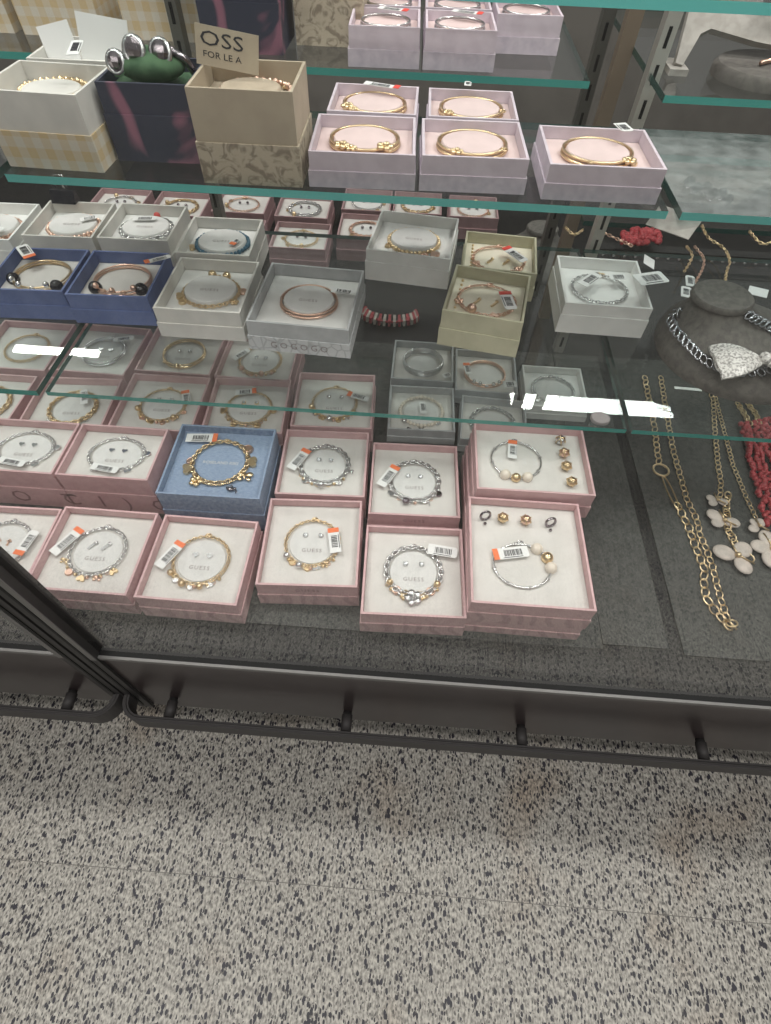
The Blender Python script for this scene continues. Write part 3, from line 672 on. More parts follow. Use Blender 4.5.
fill_set((0.145, 0.127, 0.127, 0.135, 0.0), 'with beads along its back edge', 'pink', 'silver', 'bar', zt, [], None, [(-0.010, 0.014, 0.004, 12, 0.036, 0.014, 'orange', 0, -1)],
         (0.031, 0.027), (-0.006, -0.015), [(55, 0.0068, 'pearl'), (25, 0.0068, 'gold'), (-2, 0.0068, 'pearl')], desc='slim bead')
beadset((0.145, 0.127, 0.127, 0.135, 0.0), zt, 'with beads along its back edge', [(-0.044, 0.045, 'ringy', 'dark hoop bead, leftmost,'), (-0.024, 0.044, 'gold', 'gold ball bead, second from left,'), (0.002, 0.043, 'rose', 'pinkish bead, third from left,'), (0.030, 0.042, 'ringy', 'dark hoop bead, rightmost,')])

# small grey boxes
GG = 'small grey gift boxes on the deck'
small = [
 (0.024, 0.491, 0.094, 0.092, -0.5, 'behind another, left of the white-tagged one', 'silver', 'cuff', [], [(0.038, -0.026, 0.006, 30, 0.014, 0.01, None)], 'grey'),
 (0.025, 0.386, 0.094, 0.090, 1.3, 'crossed by the green shelf edge', 'pearl', 'beads', arc(('ball','disc','heart'), 'silver', 1.1, 0.004) + [('elephant', 245, 1.4, 0.004, 'hematite')], [(0.002, 0.004, 0.006, 95, 0.024, 0.010, None)], 'grey'),
 (0.121, 0.476, 0.093, 0.096, -0.8, 'with an upright white tag', 'rose', 'bangle', arc(('ball','ball','disc','ball','ball'), 'silver', 1.0, 0.003, 235, 310), [(-0.028, 0.0, 0.010, 100, 0.022, 0.010, 'orange', 0, 1), (0.034, -0.034, 0.016, 10, 0.020, 0.014, None)], 'grey'),
 (0.128, 0.372, 0.093, 0.088, -2.9, 'half hidden behind the pink stack', 'silver', 'thick', [], [], 'grey'),
 (0.223, 0.450, 0.090, 0.090, -0.1, 'under the lower shelf joint', 'silver', 'beads', arc(('disc','heart'), 'silver'), [], 'white')]
for (x, y, W, D, rot, where, metal, style, charms, tags, sch) in small:
    adj = 'small grey' if sch == 'grey' else 'small white'
    rt, zt = make_box(x, y, ZD, W, D, rot, 0.025, sch, f'open {adj} gift box {where}', recess=0.012, group=GG, card=(0.026, 0.024, 0.0015, 'puck'), split=0.45)
    fill_set((x, y, W, D, rot), where, adj, metal, style, zt, charms, None, tags, (0.031, 0.029))

# rear deck boxes
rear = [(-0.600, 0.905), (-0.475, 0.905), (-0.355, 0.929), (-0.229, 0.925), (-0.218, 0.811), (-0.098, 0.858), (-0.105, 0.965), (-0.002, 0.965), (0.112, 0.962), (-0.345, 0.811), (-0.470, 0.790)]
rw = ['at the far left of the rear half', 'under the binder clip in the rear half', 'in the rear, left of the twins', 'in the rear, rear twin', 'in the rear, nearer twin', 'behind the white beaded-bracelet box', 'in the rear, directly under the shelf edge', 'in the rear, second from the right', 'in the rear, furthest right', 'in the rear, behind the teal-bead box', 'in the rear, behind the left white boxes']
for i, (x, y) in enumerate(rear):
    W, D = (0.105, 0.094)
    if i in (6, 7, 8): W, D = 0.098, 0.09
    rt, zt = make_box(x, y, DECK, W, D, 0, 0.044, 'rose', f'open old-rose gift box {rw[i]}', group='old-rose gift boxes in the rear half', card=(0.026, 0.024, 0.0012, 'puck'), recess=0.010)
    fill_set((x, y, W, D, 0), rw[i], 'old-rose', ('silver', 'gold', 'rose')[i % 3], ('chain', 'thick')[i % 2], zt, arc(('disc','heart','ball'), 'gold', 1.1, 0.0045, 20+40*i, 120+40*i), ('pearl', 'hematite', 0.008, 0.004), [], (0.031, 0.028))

# lower shelf boxes
s1b = [
 # x y W D rot h scheme adj where metal style charms tags beads
 (-0.546, 0.478, 0.090, 0.092, 2, 0.036, 'white', 'off-white', 'cut off beside the binder clip', 'rose', 'chain', arc(('ball','disc'), 'rose'), [(0.010, -0.02, 0.012, -15, 0.030, 0.014, None)], None),
 (-0.448, 0.493, 0.088, 0.090, 2, 0.036, 'offwhite', 'off-white', 'behind the leftmost blue box', 'rose', 'beads', [], [(0.020, 0.008, 0.010, 30, 0.022, 0.01, None)], None),
 (-0.353, 0.497, 0.089, 0.090, 0.6, 0.036, 'offwhite', 'off-white', 'behind the second blue box', 'silver', 'thick', [('ball', 80, 1.0, 0.0045, 'redstone')], [(-0.004, 0.012, 0.010, 8, 0.030, 0.010, None)], None),
 (-0.244, 0.466, 0.090, 0.088, 0.7, 0.040, 'offwhite', 'off-white', 'with teal and orange beads', 'bluestone', 'beads', [('heart', 200, 1.15, 0.006, 'gold')], [(0.020, -0.008, 0.010, 70, 0.012, 0.008, 'orange')], None),
 (-0.438, 0.377, 0.090, 0.088, 2.6, 0.036, 'blue', 'dark blue', 'cut off at the left edge', 'gold', 'bangle', arc(('ball','ball','disc','ball'), 'silver', 1.0, 0.0035, 215, 300), [(-0.026, 0.030, 0.016, 130, 0.030, 0.014, 'orange', 0, -1)], [(195, 0.0075, 'black'), (318, 0.0075, 'black')]),
 (-0.342, 0.378, 0.092, 0.092, 2.0, 0.036, 'blue', 'dark blue', 'second from left on the lower shelf', 'rose', 'bangle', arc(('ball','disc','ball','disc','ball'), 'rose', 1.0, 0.0035, 225, 310), [(0.038, 0.030, 0.014, 32, 0.028, 0.008, 'orange', 0, -1)], [(215, 0.0078, 'black'), (325, 0.0078, 'black')]),
 (-0.234, 0.367, 0.096, 0.103, -0.3, 0.036, 'offwhite', 'off-white', 'with gold charms round a white disc', 'gold', 'chain', [('heart', 200, 1.1, 0.006, 'gold'), ('disc', 220, 1.12, 0.005, 'gold'), ('ball', 100, 1.05, 0.005, 'gold'), ('ball', 70, 1.05, 0.005, 'gold'), ('disc', 10, 1.12, 0.0055, 'rose'), ('flower', 330, 1.1, 0.005, 'gold')], [], None),
 (-0.118, 0.358, 0.112, 0.116, -3.0, 0.036, 'embossed', 'grey embossed', 'on the lower shelf', 'rose', 'bangle', [], [(0.036, 0.022, 0.006, -4, 0.028, 0.010, None)], None),
 (-0.003, 0.500, 0.104, 0.102, -6.9, 0.039, 'white', 'white', 'behind, right of the embossed one', 'gold', 'beads', [('flower', 300, 1.12, 0.005, 'rose'), ('heart', 318, 1.25, 0.007, 'rose'), ('disc', 210, 1.1, 0.0045, 'gold')], [], None),
 (0.106, 0.474, 0.090, 0.086, -4.6, 0.036, 'olive', 'olive-cream', 'behind its twin', 'rose', 'chain', arc(('flower','heart','flower'), 'rose', 1.0, 0.0055, 210, 320), [(0.020, 0.0, 0.010, -48, 0.034, 0.013, 'redsticker', 0, -1)], None),
 (0.085, 0.371, 0.088, 0.094, -10, 0.044, 'olive', 'olive-cream', 'in front of its twin', 'rose', 'chain', arc(('flower','ball','heart'), 'rose', 1.0, 0.0055, 200, 290), [(0.024, -0.008, 0.010, -70, 0.030, 0.014, 'redsticker', 0, -1)], None),
 (0.223, 0.418, 0.098, 0.100, -1.4, 0.038, 'white', 'white', 'with tags spilling over, beside the bust', 'silver', 'chain', [('heart', 80, 1.1, 0.005, 'gold')], [(-0.014, 0.002, 0.012, 50, 0.034, 0.014, None), (0.046, -0.018, 0.030, 20, 0.036, 0.022, None), (0.020, 0.012, 0.012, 10, 0.02, 0.012, None)], None)]
for (x, y, W, D, rot, h, sch, adj, where, metal, style, charms, tags, beads) in s1b:
    olive = sch == 'olive'
    card = None if olive or (x > 0.2) else (0.030 if sch != 'embossed' else 0.029, 0.027, 0.0075 if sch != 'blue' else 0.0015, 'puck' if sch != 'blue' else 'cream')
    rt, zt = make_box(x, y, S1, W, D, rot, h, sch, f'open {adj} gift box {where}', recess=0.014, group='gift boxes on the lower glass shelf', card=card, split=0.5 if sch != 'white' else 0.62, pegs=olive,
                      cardtext=None if sch in ('blue',) or not card else ('GUESS', 0.0065, -0.004), lidtext=('GOGOGO', 0.011) if sch == 'embossed' else None)
    fill_set((x, y, W, D, rot), where, adj, metal, style, zt, charms, ('bar', 'gold', 0.010, -0.004) if olive else None, tags, (0.0325, 0.0295), beads=beads)
# pair of loose hoop earrings on the white box
# upper shelf boxes
for (x, y, W, D, rot, where, charms, tags) in [
 (-0.053, 0.369, 0.092, 0.084, 1.9, 'front left of the four', [('flower', 232, 0.99, 0.0072, 'gold'), ('flower', 308, 0.99, 0.0078, 'gold'), ('flower', 250, 0.99, 0.0055, 'gold')], []),
 (0.045, 0.372, 0.092, 0.082, 1.9, 'front right of the four', [('flower', 240, 0.99, 0.0060, 'gold'), ('ring', 330, 1.0, 0.0032, 'gold')], []),
 (-0.051, 0.456, 0.086, 0.076, 0, 'back left of the four', [('flower', 215, 1.0, 0.0065, 'gold'), ('flower', 232, 1.0, 0.005, 'gold')], [(0.004, 0.020, 0.014, -16, 0.034, 0.009, 'redsticker', 0, 1)]),
 (0.046, 0.456, 0.086, 0.076, 0.9, 'back right of the four', [('flower', 222, 1.0, 0.0055, 'gold'), ('ring', 345, 1.0, 0.0032, 'gold')], [(-0.004, 0.030, 0.016, 85, 0.012, 0.007, None)]),
 (0.158, 0.369, 0.099, 0.084, 1.0, 'standing alone on the right', [('flower', 318, 1.03, 0.0065, 'gold'), ('heart', 330, 1.08, 0.005, 'gold'), ('disc', 250, 1.0, 0.003, 'gold')], [(0.022, 0.018, 0.018, -75, 0.018, 0.012, None)])]:
    rt, zt = make_box(x, y, S2, W, D, rot, 0.028, 'lilac', f'open lilac gift box {where}', recess=0.010, group='lilac gift boxes on the upper shelf', card=(0.0285, 0.025, 0.0065, 'blush'), split=0.48)
    fill_set((x, y, W, D, rot), where, 'lilac', 'gold', 'bangle', zt, charms, None, tags, (0.0315, 0.0275))

def tall_box(x, y, z, W, D, rot, h, sch, label, where, metal=None, split=0.5, tags=(), rx=0.024, card=(0.026, 0.022, 0.006, 'warmwhite'), recess=0.014, adj=''):
    rt, zt = make_box(x, y, z, W, D, rot, h, sch, label, recess=recess, group='tall gift boxes on the upper shelves', card=card, split=split)
    if metal: fill_set((x, y, W, D, rot), where, adj, metal, 'beads', zt, [('flower', 100, 1.0, 0.005, metal)], None, list(tags), (rx+0.005, rx*0.9+0.003), off=(0, 0.006))
    return rt, zt
tall_box(-0.330, 0.368, S2, 0.086, 0.074, -2, 0.058, 'gingham', 'open cream box on a yellow gingham lid, front left of the upper shelf', 'on the yellow gingham lid, front', 'gold', adj='cream', tags=[(0.026, 0.012, 0.030, 108, 0.040, 0.010, None)])
tall_box(-0.330, 0.455, S2, 0.086, 0.070, 1, 0.056, 'gingham', 'open cream box with an upright paper, behind the gingham one', 'behind the gingham one', 'silver', adj='cream')
b = MB(); b.box(-0.024, 0.024, -0.0004, 0.0004, 0.0, 0.036, M=Matrix.Rotation(R(-14), 4, 'X') @ Matrix.Rotation(R(6), 4, 'Y'))
o = b.build('paper_card', M_['paper']); o.location = (-0.312, 0.452, S2+0.0445); tag(o, 'white paper card standing in the rear cream box', 'card')
b = MB(); b.box(-0.016, 0.016, -0.0004, 0.0004, 0.0, 0.030, M=Matrix.Rotation(R(-20), 4, 'X') @ Matrix.Rotation(R(-12), 4, 'Y'))
o = b.build('paper_card', M_['paper']); o.location = (-0.352, 0.450, S2+0.0445); tag(o, 'smaller white paper card leaning in the rear cream box', 'card')
# navy floral box with three large dark jewels
rt, zt = make_box(-0.243, 0.392, S2, 0.080, 0.070, 2, 0.060, 'floral', 'navy and purple floral box holding large dark metallic jewels', recess=0.010, split=0.62)
b = MB(); b.ball((0, 0, 0), 0.030, 20, 12, sc_=(1.0, 0.8, 0.40)); o = b.build('velvet_cushion', M_['green']); o.location = (-0.243, 0.392, zt+0.0138); tag(o, 'dark green velvet cushion in the navy floral box', 'cushion')
jr = empty('jewelled_bracelet', (-0.243, 0.380, zt+0.020)); tag(jr, 'bracelet of big faceted dark metallic stones over a green cushion', 'bracelet')
for k, (dx, dz, s_) in enumerate(((-0.024, -0.002, 0.0090), (-0.007, 0.006, 0.0105), (0.014, 0.004, 0.0105))):
    b = MB(); M2 = Matrix.Rotation(R(-25), 4, 'X') @ Matrix.Rotation(R(20*(k-1)), 4, 'Z'); b.ball((dx, 0.004*k, dz), s_, 9, 7, sc_=(0.85, 1.0, 0.95), M=M2)
    for i in range(len(b.sm)): b.sm[i] = False
    o = b.build('stone', M_['hematite'], jr); c = MB(); c.torus((dx, 0.004*k-0.004, dz), s_*0.75, s_*0.85, 0.0024, (0, -1, 0.4), (1, 0, 0), 18, 5); c.build('mount', M_['silver'], o)
b = MB(); b.tube([(0.020, 0.008, 0.006), (0.032, 0.012, -0.002), (0.036, 0.016, -0.012)], 0.0035, 8); b.build('band', M_['hematite'], jr)
# tan snakeskin box with brand card
rt, zt = make_box(-0.149, 0.359, S2, 0.086, 0.074, 0.6, 0.070, 'tan', 'open tan gift box on a snakeskin-patterned lid', recess=0.016, card=(0.026, 0.022, 0.007, 'tanin'), split=0.46)
fill_set((-0.149, 0.359, 0.086, 0.074, 0.6), 'on the snakeskin lid', 'tan', 'rose', 'beads', zt, [('disc', 40, 1.0, 0.004, 'gold'), ('disc', 70, 1.0, 0.004, 'gold')], None, [], (0.030, 0.026), off=(0.004, 0.004))
cr_ = empty('brand_card', (-0.171, 0.374, zt+0.014), R(4)); tag(cr_, 'tan card lettered OSS standing in the snakeskin box', 'card')
Tc = Matrix.Rotation(R(-10), 4, 'X') @ Matrix.Rotation(R(8), 4, 'Y')
b = MB(); b.box(-0.0245, 0.027, -0.0005, 0.0005, 0.0, 0.026, M=Tc); c0 = b.build('card', M_['tan'], cr_)
lettering('OSS', 0.0135, M_['ink'], c0, Tc @ Matrix.Translation((-0.003, -0.0008, 0.0175)) @ Matrix.Rotation(PI/2, 4, 'X') @ Matrix.Diagonal((1.55, 1, 1, 1)), 1.0)
lettering('FOR LE A', 0.0060, M_['ink'], c0, Tc @ Matrix.Translation((-0.003, -0.0008, 0.0075)) @ Matrix.Rotation(PI/2, 4, 'X') @ Matrix.Diagonal((1.3, 1, 1, 1)), 1.0)

# rear upper shelf
for (x, y, W, where) in [(-0.049, 0.575, 0.074, 'front left of the rear group'), (0.031, 0.577, 0.074, 'front right of the rear group'), (0.108, 0.645, 0.072, 'standing alone in the rear'),
                         (-0.051, 0.655, 0.074, 'back left of the rear group'), (0.029, 0.657, 0.074, 'back right of the rear group')]:
    rt, zt = make_box(x, y, SB, W, 0.072, 1.5, 0.034, 'lilac', f'open pale lilac gift box {where}', recess=0.009, group='pale lilac gift boxes on the rear shelf', card=(0.024, 0.021, 0.005, 'blush'), split=0.45)
    fill_set((x, y, W, 0.072, 1.5), where, 'pale lilac', 'silver', 'bangle', zt, [('disc', 240, 1.02, 0.003, 'gold')], None, [(0.006, 0.012, 0.012, -18, 0.030, 0.010, 'redsticker', 0, 1)], (0.0265, 0.023))
for (x, y, W, h, sch, label) in [(-0.420, 0.628, 0.09, 0.075, 'gingham', 'cream and gingham box in the rear, left of the post'), (-0.300, 0.630, 0.09, 0.075, 'gingham', 'cream and gingham box in the rear, right of the post'),
                          (-0.205, 0.600, 0.085, 0.085, 'floral', 'navy floral box in the rear behind the tan box'), (-0.114, 0.640, 0.075, 0.080, 'tan', 'snakeskin and tan box in the rear behind the tan box'),
                          (-0.525, 0.630, 0.09, 0.075, 'gingham', 'cream and gingham box in the rear at the far left')]:
    make_box(x, y, SB, W, 0.075, 0, h, sch, label, recess=0.014, group='tall gift boxes on the upper shelves', split=0.5)

# ------------------------------------------------------------------ right side displays
PROF = [(1.00, 0.0), (1.02, 0.006), (1.0, 0.013), (0.94, 0.020), (0.84, 0.026), (0.70, 0.033), (0.56, 0.041), (0.45, 0.049), (0.38, 0.057), (0.335, 0.062)]
def bust_ring(q, rx, ry, nr, off):
    t = max(0, (q-0.335)/0.665); k = 1-min(1, t)
    return nr+(rx-nr)*t, nr*0.92+(ry-nr*0.92)*t, off[0]*k, off[1]*k
def bust(cx, cy, z, rx, ry, nr, label, off=(0, 0.006)):
    root = empty('necklace_bust', (cx, cy, z)); tag(root, label, 'necklace bust')
    n = 44; vs = []; b = MB()
    for q, zz in PROF:
        ax, ay, ox, oy = bust_ring(q, rx, ry, nr, off)
        for i in range(n):
            a = 2*PI*i/n; vs.append((ax*math.cos(a)+ox, ay*math.sin(a)+oy, zz))
    fs = [(j*n+i, j*n+(i+1) % n, (j+1)*n+(i+1) % n, (j+1)*n+i) for j in range(len(PROF)-1) for i in range(n)]
    b.add(vs, fs, 0, True); b.add([vs[i] for i in range(n)], [tuple(range(n-1, -1, -1))]); b.build('body', M_['velvet'], root)
    b = MB(); b.disc((off[0], off[1], 0.062), nr*1.15, nr*1.06, 0.006, 36, 0, 0.002); b.build('neck_cap', M_['velvet'], root)
    return root
BX, BY, BR = 0.374, 0.349, (0.088, 0.086, 0.028, (-0.044, 0.006))
bust(BX, BY, S1, *BR[:3], 'charcoal velvet necklace bust on the lower right shelf', BR[3])
def surf(dx, dy):   # height of the bust surface
    lo, hi = 0.335, 1.0
    for _ in range(24):
        q = (lo+hi)/2; ax, ay, ox, oy = bust_ring(q, *BR)
        if ((dx-ox)/ax)**2+((dy-oy)/ay)**2 > 1: lo = q
        else: hi = q
    for (a, za), (c, zc) in zip(PROF[2:], PROF[3:]):
        if q >= c: return zc+(za-zc)*(q-c)/(a-c)
    return 0.062
nk = empty('chain_necklace', (BX, BY, S1)); tag(nk, 'chunky silver curb chain necklace with mesh bow on the bust', 'necklace')
path = []
for px, py in ((681, 309), (672, 318), (677, 330), (690, 344), (702, 356), (714, 364), (735, 371), (765, 370), (788, 355), (784, 335), (770, 325), (755, 318), (742, 310)):
    q = at(px, py, S1+0.045)
    zz = 0.045
    for _ in range(40):
        zz += 0.2*(surf(q.x-BX, q.y-BY)+0.0045-zz); q = at(px, py, S1+zz)
    path.append(Vector((q.x-BX, q.y-BY, zz)))
pts = []
for k in range(len(path)-1):
    for j in range(6):
        q = path[k].lerp(path[k+1], j/6); pts.append(Vector((q.x, q.y, max(q.z, surf(q.x, q.y)+0.0035))))
b = MB(); acc = 0; last = pts[0]
for k in range(1, len(pts)):
    if (pts[k]-last).length < 0.0050: continue
    p0, p1 = last, pts[k]; last = p1; t = (p1-p0).normalized()
    sd = Vector((0, 0, 1)).cross(t).normalized()
    for s_ in (-1, 1):
        b.torus((p0+p1)/2 + sd*0.0030*s_, 0.0052, 0.0030, 0.0012, Vector((0, 0, 1))+sd*0.9*s_, t+sd*1.1*s_, 10, 5)
b.build('chain', M_['darksilver'], nk)
bw = at(764, 360, S1+0.044) - Vector((BX, BY, S1))
b = MB()
for s_ in (-1, 1):   # two pleated loops
    prof = []
    for i in range(9):
        u = i/8; wdt = 0.006 + 0.019*math.sin(min(1, u*1.25)*PI/2)
        for j in range(7):
            v = (j/6-0.5)*2; prof.append((bw.x+s_*(0.003+0.044*u), bw.y+v*wdt-0.002*u, bw.z - 0.006*u + 0.008*math.sin(u*PI*0.85)*(1-0.5*v*v)+0.0012*math.sin(v*7)))
    top = prof; bot = [(p_[0], p_[1], p_[2]-0.005*(1-abs((k % 7)/3-1)*0.6)) for k, p_ in enumerate(top)]
    fs = [(i*7+j, (i+1)*7+j, (i+1)*7+j+1, i*7+j+1) for i in range(8) for j in range(6)]
    b.add(top, fs, 0, True); b.add(bot, [f[::-1] for f in fs], 0, True)
    N0 = 63
    rim = [i*7 for i in range(9)] + [8*7+j for j in range(1, 7)] + [i*7+6 for i in range(7, -1, -1)] + [j for j in range(5, 0, -1)]
    b.add(top+bot, [(rim[k], rim[(k+1) % len(rim)], rim[(k+1) % len(rim)]+N0, rim[k]+N0) for k in range(len(rim))], 0, True)
o = b.build('bow', M_['mesh'], nk)
b = MB(); b.ball((bw.x, bw.y, bw.z+0.002), 0.0065, 12, 8, sc_=(0.8, 1.2, 0.9)); b.build('bow_knot', M_['mesh'], nk)
price_tag(nk, -0.062, 0.050, 0.055, 78, 0.022, 0.010, None)

# stone disc and grey fabric display on the rear right shelf
p = at(768, 78, SB); 
b = MB(); b.disc((0, 0, 0), 0.062, 0.055, 0.012, 40, 0, 0.004); o = b.build('stone_disc', M_['velvet']); o.location = (p.x, p.y, SB); tag(o, 'dark grey round display disc on the rear right shelf', 'display disc')
b = MB(); b.tube([(-0.020, -0.01, 0.0150), (0.0, 0.004, 0.0152), (0.035, 0.006, 0.0150)], 0.0022, 6); o = b.build('rose_gold_bar', M_['rose']); o.location = (p.x, p.y, SB); tag(o, 'rose gold cuff lying on the round display disc', 'bangle')
# bib-shaped board leaning on the rear shelf
root = empty('necklace_board', (0.0, 0.0, 0.0)); tag(root, 'taupe cloth necklace board with arched cut-out, upper right', 'necklace board')
outl = [(0.268, 0.000), (0.276, -0.002), (0.290, 0.028), (0.300, 0.033), (0.350, 0.023), (0.46, 0.010), (0.46, 0.135), (0.284, 0.135)]
Tn = Matrix.Translation((0, 0.575, SB+0.004)) @ Matrix.Rotation(R(48), 4, 'X')
b = MB(); b.prism(outl, 0.008, Tn); b.build('board', M_['taupe'], root)
b = MB(); b.box(0.452, 0.462, 0.50, 0.60, SB+0.0002, SB+0.03); b.build('foot', M_['taupe'], root)
b = MB(); b.box(0.262, 0.282, 0.560, 0.600, SB+0.0002, SB+0.006); b.build('foot', M_['taupe'], root)
bn = empty('bead_necklace', (0.350, 0.600, SB+0.055)); tag(bn, 'necklace of faceted black beads on the taupe board', 'necklace')
for k in range(6):
    b = MB(); b.ball((0.012*k, -0.006, 0.002+0.004*(k % 2)+0.003*k), 0.0085, 6, 4, sc_=(0.9, 0.7, 0.9))
    for i in range(len(b.sm)): b.sm[i] = False
    b.build('bead', M_['black'], bn)
o = empty('loose_label', (0.312, 0.635, SB+0.090)); tag(o, 'white price label hanging on the taupe necklace board', 'label')
b = MB(); b.box(-0.010, 0.010, -0.0003, 0.0003, -0.018, 0.004, M=Matrix.Rotation(R(25), 4, 'Y')); q = b.build('paper', M_['paper'], o)

# ------------------------------------------------------------------ lying necklaces on the deck, right
def chain_along(pts, z, lr, tr_, step, mt, parent, name='chain', wob=0.0):
    P = [at(px, py, z) for px, py in pts]; b = MB(); d = 0; i = 0; out = []
    seg = [(P[k+1]-P[k]).length for k in range(len(P)-1)]; tot = sum(seg); s_ = 0; k = 0; n = 0
    while s_ < tot:
        acc = 0
        for k in range(len(seg)):
            if acc+seg[k] >= s_: break
            acc += seg[k]
        t = (P[k+1]-P[k]).normalized(); c = P[k] + t*(s_-acc)
        nr = Vector((0, 0, 1)) if n % 2 == 0 else (Vector((0, 0, 1))*0.6 + t.cross(Vector((0, 0, 1)))*0.8)
        b.torus(c, lr*1.3, lr*0.85, tr_, nr, t, 10, 5); s_ += step; n += 1
    # into the parent's own frame
    L = parent.location; b.v = [(v[0]-L.x, v[1]-L.y, v[2]-L.z) for v in b.v]
    return b.build(name, M_[mt], parent)
zc = ZD + 0.0042
o_ = at(690, 530, ZD); gn = empty('long_chain_necklace', o_); tag(gn, 'long gold link necklace lying in a narrow loop on the deck', 'necklace')
chain_along([(645, 378), (649, 400), (655, 430), (657, 449), (659, 462)], zc, 0.0046, 0.0009, 0.0104, 'gold', gn)
chain_along([(678, 506), (689, 528), (693, 540), (699, 555), (704, 568), (704, 584), (706, 598), (716, 612), (727, 624)], zc, 0.0052, 0.0010, 0.0116, 'gold', gn)
chain_along([(661, 378), (666, 410), (673, 450), (680, 475), (687, 500), (697, 520), (700, 535), (706, 548), (713, 568), (717, 585), (721, 600), (725, 612), (728, 622)], zc, 0.0042, 0.0008, 0.0094, 'gold', gn)
b = MB(); c = at(661, 470, zc)-o_; b.torus(c, 0.0105, 0.0105, 0.0016, n=26, k=6); b.build('ring', M_['gold'], gn)
b = MB(); p0 = at(663, 476, zc)-o_; p1 = at(678, 508, zc)-o_; b.torus((p0+p1)/2, (p1-p0).length/2, 0.0038, 0.0012, (0, 0, 1), p1-p0, 24, 5); b.build('long_link', M_['gold'], gn)
b = MB(); c = at(728, 625, zc)-o_; b.torus(c, 0.006, 0.0065, 0.0012, (0.3, 0, 1)); b.torus(c+Vector((0.004, 0.002, 0.001)), 0.006, 0.005, 0.0012, (-0.3, 0.3, 1)); b.tube([c+Vector((0.0, 0.006, 0.002)), c+Vector((0.007, -0.006, 0.002))], 0.0014, 6); b.build('clasp', M_['gold'], gn)

def petals(b, c, r, angs, L):
    for a, q in angs:
        a = R(a); d = Vector((math.cos(a), math.sin(a), 0)); b.ball(c + d*r*0.62*q, r*0.58*q, 14, 7, sc_=(1.0, 0.82, 0.22), M=Matrix.Rotation(a, 4, 'Z'))
o_ = at(735, 540, ZD); fn = empty('flower_necklace', o_); tag(fn, 'gold necklace with pale enamel four-petal flowers on the deck', 'necklace')
chain_along([(706, 384), (713, 398), (715, 431), (718, 465), (721, 482), (720, 500)], zc, 0.0038, 0.0008, 0.0085, 'gold', fn)
chain_along([(712, 384), (720, 415), (733, 465), (747, 499), (757, 520)], zc, 0.0030, 0.0007, 0.0068, 'gold', fn)
chain_along([(728, 495), (726, 505), (728, 530), (738, 548), (752, 560)], zc, 0.0048, 0.0011, 0.0080, 'gold', fn)
for (px, py, r, angs) in [(717, 501, 0.012, [(150, 1), (210, .95), (-5, 1)]), (724, 521, 0.017, [(140, 1.15), (200, .9), (-8, 1)]), (737, 556, 0.023, [(165, 1.05), (45, 1), (-75, .95)]), (759, 527, 0.013, [(200, 1), (60, 1), (120, .9)]), (772, 549, 0.024, [(170, .9), (250, 1.05), (90, 1), (0, 1)])]:
    c = at(px, py, ZD+0.006)-o_; b = MB(); petals(b, c, r, angs, 0); f_ = b.build('flower', M_['enamel'], fn)
    g = MB(); g.ball(c+Vector((0, 0, 0.003)), r*0.17, 8, 6); g.tube([c+Vector((-r*.2, r*.9, .003)), c+Vector((0, 0, .003)), c+Vector((r*.7, -r*.5, .003))], 0.0011, 5); g.build('centre', M_['gold'], f_)
o_ = at(760, 470, ZD); cn = empty('coral_necklace', o_); tag(cn, 'red coral chip necklace in thick strands at the right edge', 'necklace')
rr = random.Random(3)
for s_ in range(8):
    b = MB(); a0 = Vector((742+s_*5.5, 424-s_*1.0)); a1 = Vector((768+s_*7, 524-s_*1.0))
    for k in range(36):
        t = k/35; q = a0.lerp(a1, t); c = at(q.x+rr.uniform(-2.4, 2.4), q.y, ZD+0.005+0.003*rr.random())-o_
        b.ball(c, 0.0056, 6, 4, sc_=(rr.uniform(.5, 1), rr.uniform(.5, 1), rr.uniform(.5, .9)), M=Matrix.Rotation(rr.uniform(0, 6), 4, 'Z') @ Matrix.Rotation(rr.uniform(0, 3), 4, 'X'))
    b.build('coral_strand', M_['coral'], cn)
chain_along([(738, 404), (744, 413), (750, 424)], ZD+0.006, 0.0036, 0.0011, 0.006, 'gold', cn, 'clasp_chain')
chain_along([(748, 404), (756, 414), (760, 426)], ZD+0.006, 0.0036, 0.0011, 0.006, 'gold', cn, 'clasp_chain')
# loose label beside the chain
o = empty('loose_label', at(688, 389, ZD+0.0010)); tag(o, 'narrow white label beside the top of the flower necklace', 'label')
b = MB(); b.box(-0.021, 0.021, -0.0028, 0.0028, 0, 0.0006, M=Matrix.Rotation(R(-2), 4, 'Z')); b.build('paper', M_['paper'], o)

# ------------------------------------------------------------------ rear right: necklaces on the rear lower shelf
ZB = S1
b = MB(); b.box(0.26, 0.95, 0.583, 0.600, S1-0.045, S1-0.010); sr = b.build('slotted_rail', M_['deck']); tag(sr, 'black rail with a row of pale studs behind the bust', 'rail')
b = MB()
for k in range(44): b.ball((0.27+k*0.0155, 0.5825, S1-0.018), 0.0028, 6, 4)
b.build('studs', M_['silver'], sr)
def wire(pts, z, r, mt, name, label, cat, zdrop=None):
    P = [at(px, py, z) for px, py in pts]
    for _ in range(2):
        P = [P[0]] + [q for k in range(len(P)-1) for q in (P[k].lerp(P[k+1], 0.25), P[k].lerp(P[k+1], 0.75))] + [P[-1]]
    o_ = P[0].copy(); root = empty(name, o_); tag(root, label, cat, 'necklaces in the rear half')
    b = MB(); n = 0
    for k in range(len(P)-1):
        seg = P[k+1]-P[k]; L_ = seg.length; q = max(1, int(L_/0.0042)); t = seg.normalized()
        for j in range(q):
            c = P[k]+seg*(j/q)-o_; nr = Vector((0, 0, 1)) if n % 2 else Vector((t.y, -t.x, 0.3)); b.torus(c, 0.0028, 0.0016, r*0.8, nr, t, 8, 4); n += 1
    b.build('chain', M_[mt], root); return root
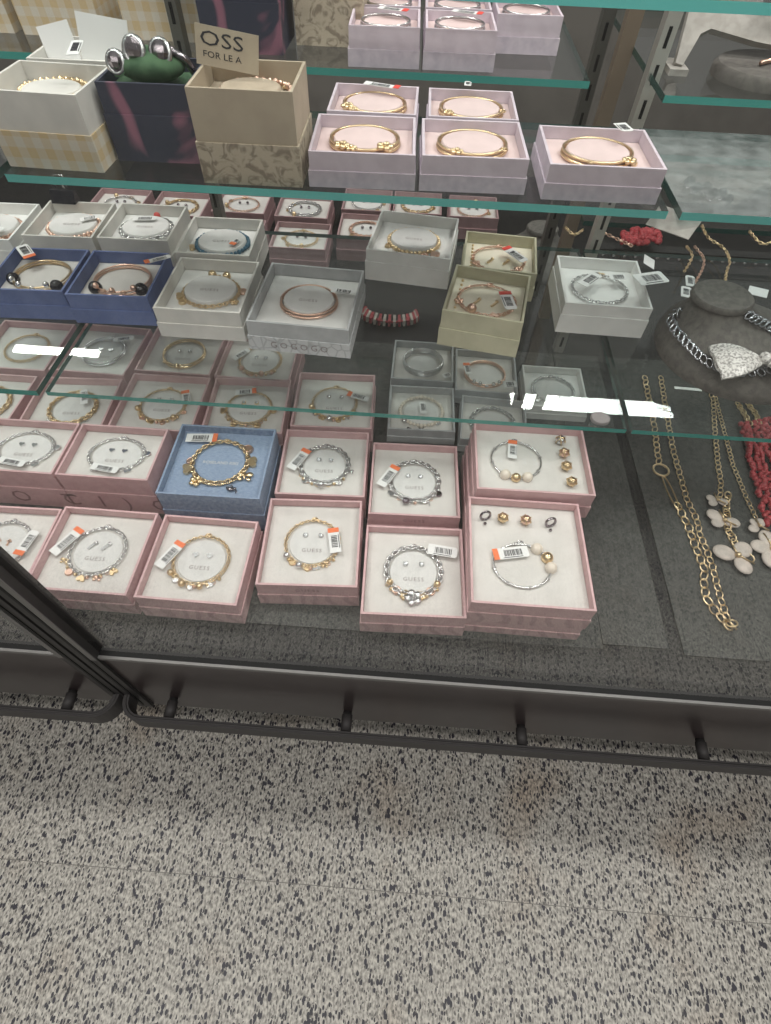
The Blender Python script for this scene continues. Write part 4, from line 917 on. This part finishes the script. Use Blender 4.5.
wire([(702, 226), (708, 239), (724, 247), (731, 261), (726, 272), (724, 296)], S1+0.012, 0.0010, 'gold', 'necklace', 'gold chain hanging down to the neck of the bust', 'necklace')
wr = wire([(687, 247), (694, 256), (684, 272)], S1+0.010, 0.0008, 'gold', 'necklace', 'short gold chain left of the long one, behind the bust', 'necklace')
wr = wire([(695, 247), (707, 261), (694, 285)], S1+0.010, 0.0008, 'rose', 'necklace', 'rose gold chain with a tag behind the bust', 'necklace')
c = at(686, 292, S1+0.012)-wr.location; price_tag(wr, c.x, c.y, c.z, 75, 0.024, 0.012, None)
wire([(750, 232), (762, 246), (776, 240)], S1+0.012, 0.0010, 'gold', 'necklace', 'gold chain at the far right of the rear shelf', 'necklace')
wire([(600, 231), (615, 238), (632, 246)], S1+0.010, 0.0010, 'rose', 'necklace', 'rose gold chain left of the red coral in the rear', 'necklace')
wire([(566, 228), (574, 236), (583, 230)], S1+0.010, 0.0010, 'gold', 'necklace', 'small gold chain beside the slotted uprights in the rear', 'necklace')
o_ = at(640, 238, S1+0.004); cn2 = empty('coral_necklace', o_); tag(cn2, 'red coral necklace lying on the rear shelf under the glass', 'necklace')
b = MB()
for k in range(90):
    c = at(rr.uniform(622, 660), rr.uniform(229, 243), S1+0.006)-o_; b.ball(c, 0.0060, 6, 4, sc_=(rr.uniform(.5, 1), rr.uniform(.5, 1), .6), M=Matrix.Rotation(rr.uniform(0, 6), 4, 'Z'))
b.build('coral_strand', M_['coral'], cn2)
# label plates hanging off the upper shelf corner
for (px, py, z, L_, W_, rot, lab) in [(674, 222, S2-0.012, 0.040, 0.026, -35, 'white card hanging under the upper shelf corner'), (649, 262, S1+0.02, 0.022, 0.016, 75, 'white tag standing behind the white box'), (758, 352-60, S1+0.02, 0.022, 0.012, -20, 'white tag at the right behind the bust')]:
    o = empty('hanging_card', at(px, py, z), R(rot)); tag(o, lab, 'card')
    b = MB(); b.box(-L_/2, L_/2, -W_/2, W_/2, 0, 0.0006, M=Matrix.Rotation(R(20), 4, 'X')); b.build('paper', M_['taupe' if z > 0.6 else 'paper'], o)
# dark bust in the rear, low
bust(0.235, 0.84, DECK, 0.085, 0.075, 0.026, 'low black necklace bust in the rear between the uprights')
# red and white striped cuff
root = empty('striped_cuff', (-0.036, 0.618, DECK)); tag(root, 'red and white striped beaded cuff lying behind the boxes', 'bracelet')
for k in range(17):
    a = R(185+170*k/16); b = MB(); b.box(-0.0022, 0.0022, -0.010, 0.010, 0, 0.010, M=Matrix.Translation((0.046*math.cos(a), 0.022*math.sin(a)+0.018, 0.004)) @ Matrix.Rotation(0.25*math.cos(a), 4, 'Z')); b.build('bead', M_['coral' if k % 2 == 0 else 'enamel'], root)
b = MB(); b.tube([(0.040*math.cos(R(a)), 0.030*math.sin(R(a))+0.018, 0.012) for a in range(195, 350, 12)], 0.002, 6); b.build('band', M_['coral'], root)
# binder clip under the upper shelf
root = empty('binder_clip', (-0.505, 0.80, S1)); p = at(68, 193, S1+0.01); root.location = (at(70, 196, S1+0.037).x, 0.5365, S1+0.0362); tag(root, 'black binder clip perched on an off-white box at the left', 'binder clip')
b = MB(); b.prism([(-0.008, 0), (0.008, 0), (0.002, 0.014), (-0.002, 0.014)], 0.032, Matrix.Translation((-0.016, 0, 0)) @ Matrix.Rotation(PI/2, 4, 'Z') @ Matrix.Rotation(PI/2, 4, 'X')); b.build('clip_body', M_['black'], root)
for s_ in (-1, 1):
    b = MB(); b.tube([(-0.008, s_*0.002, 0.013), (-0.006, s_*0.006, 0.030), (0.006, s_*0.006, 0.030), (0.008, s_*0.002, 0.013)], 0.0008, 5); b.build('wire_handle', M_['silver'], root)
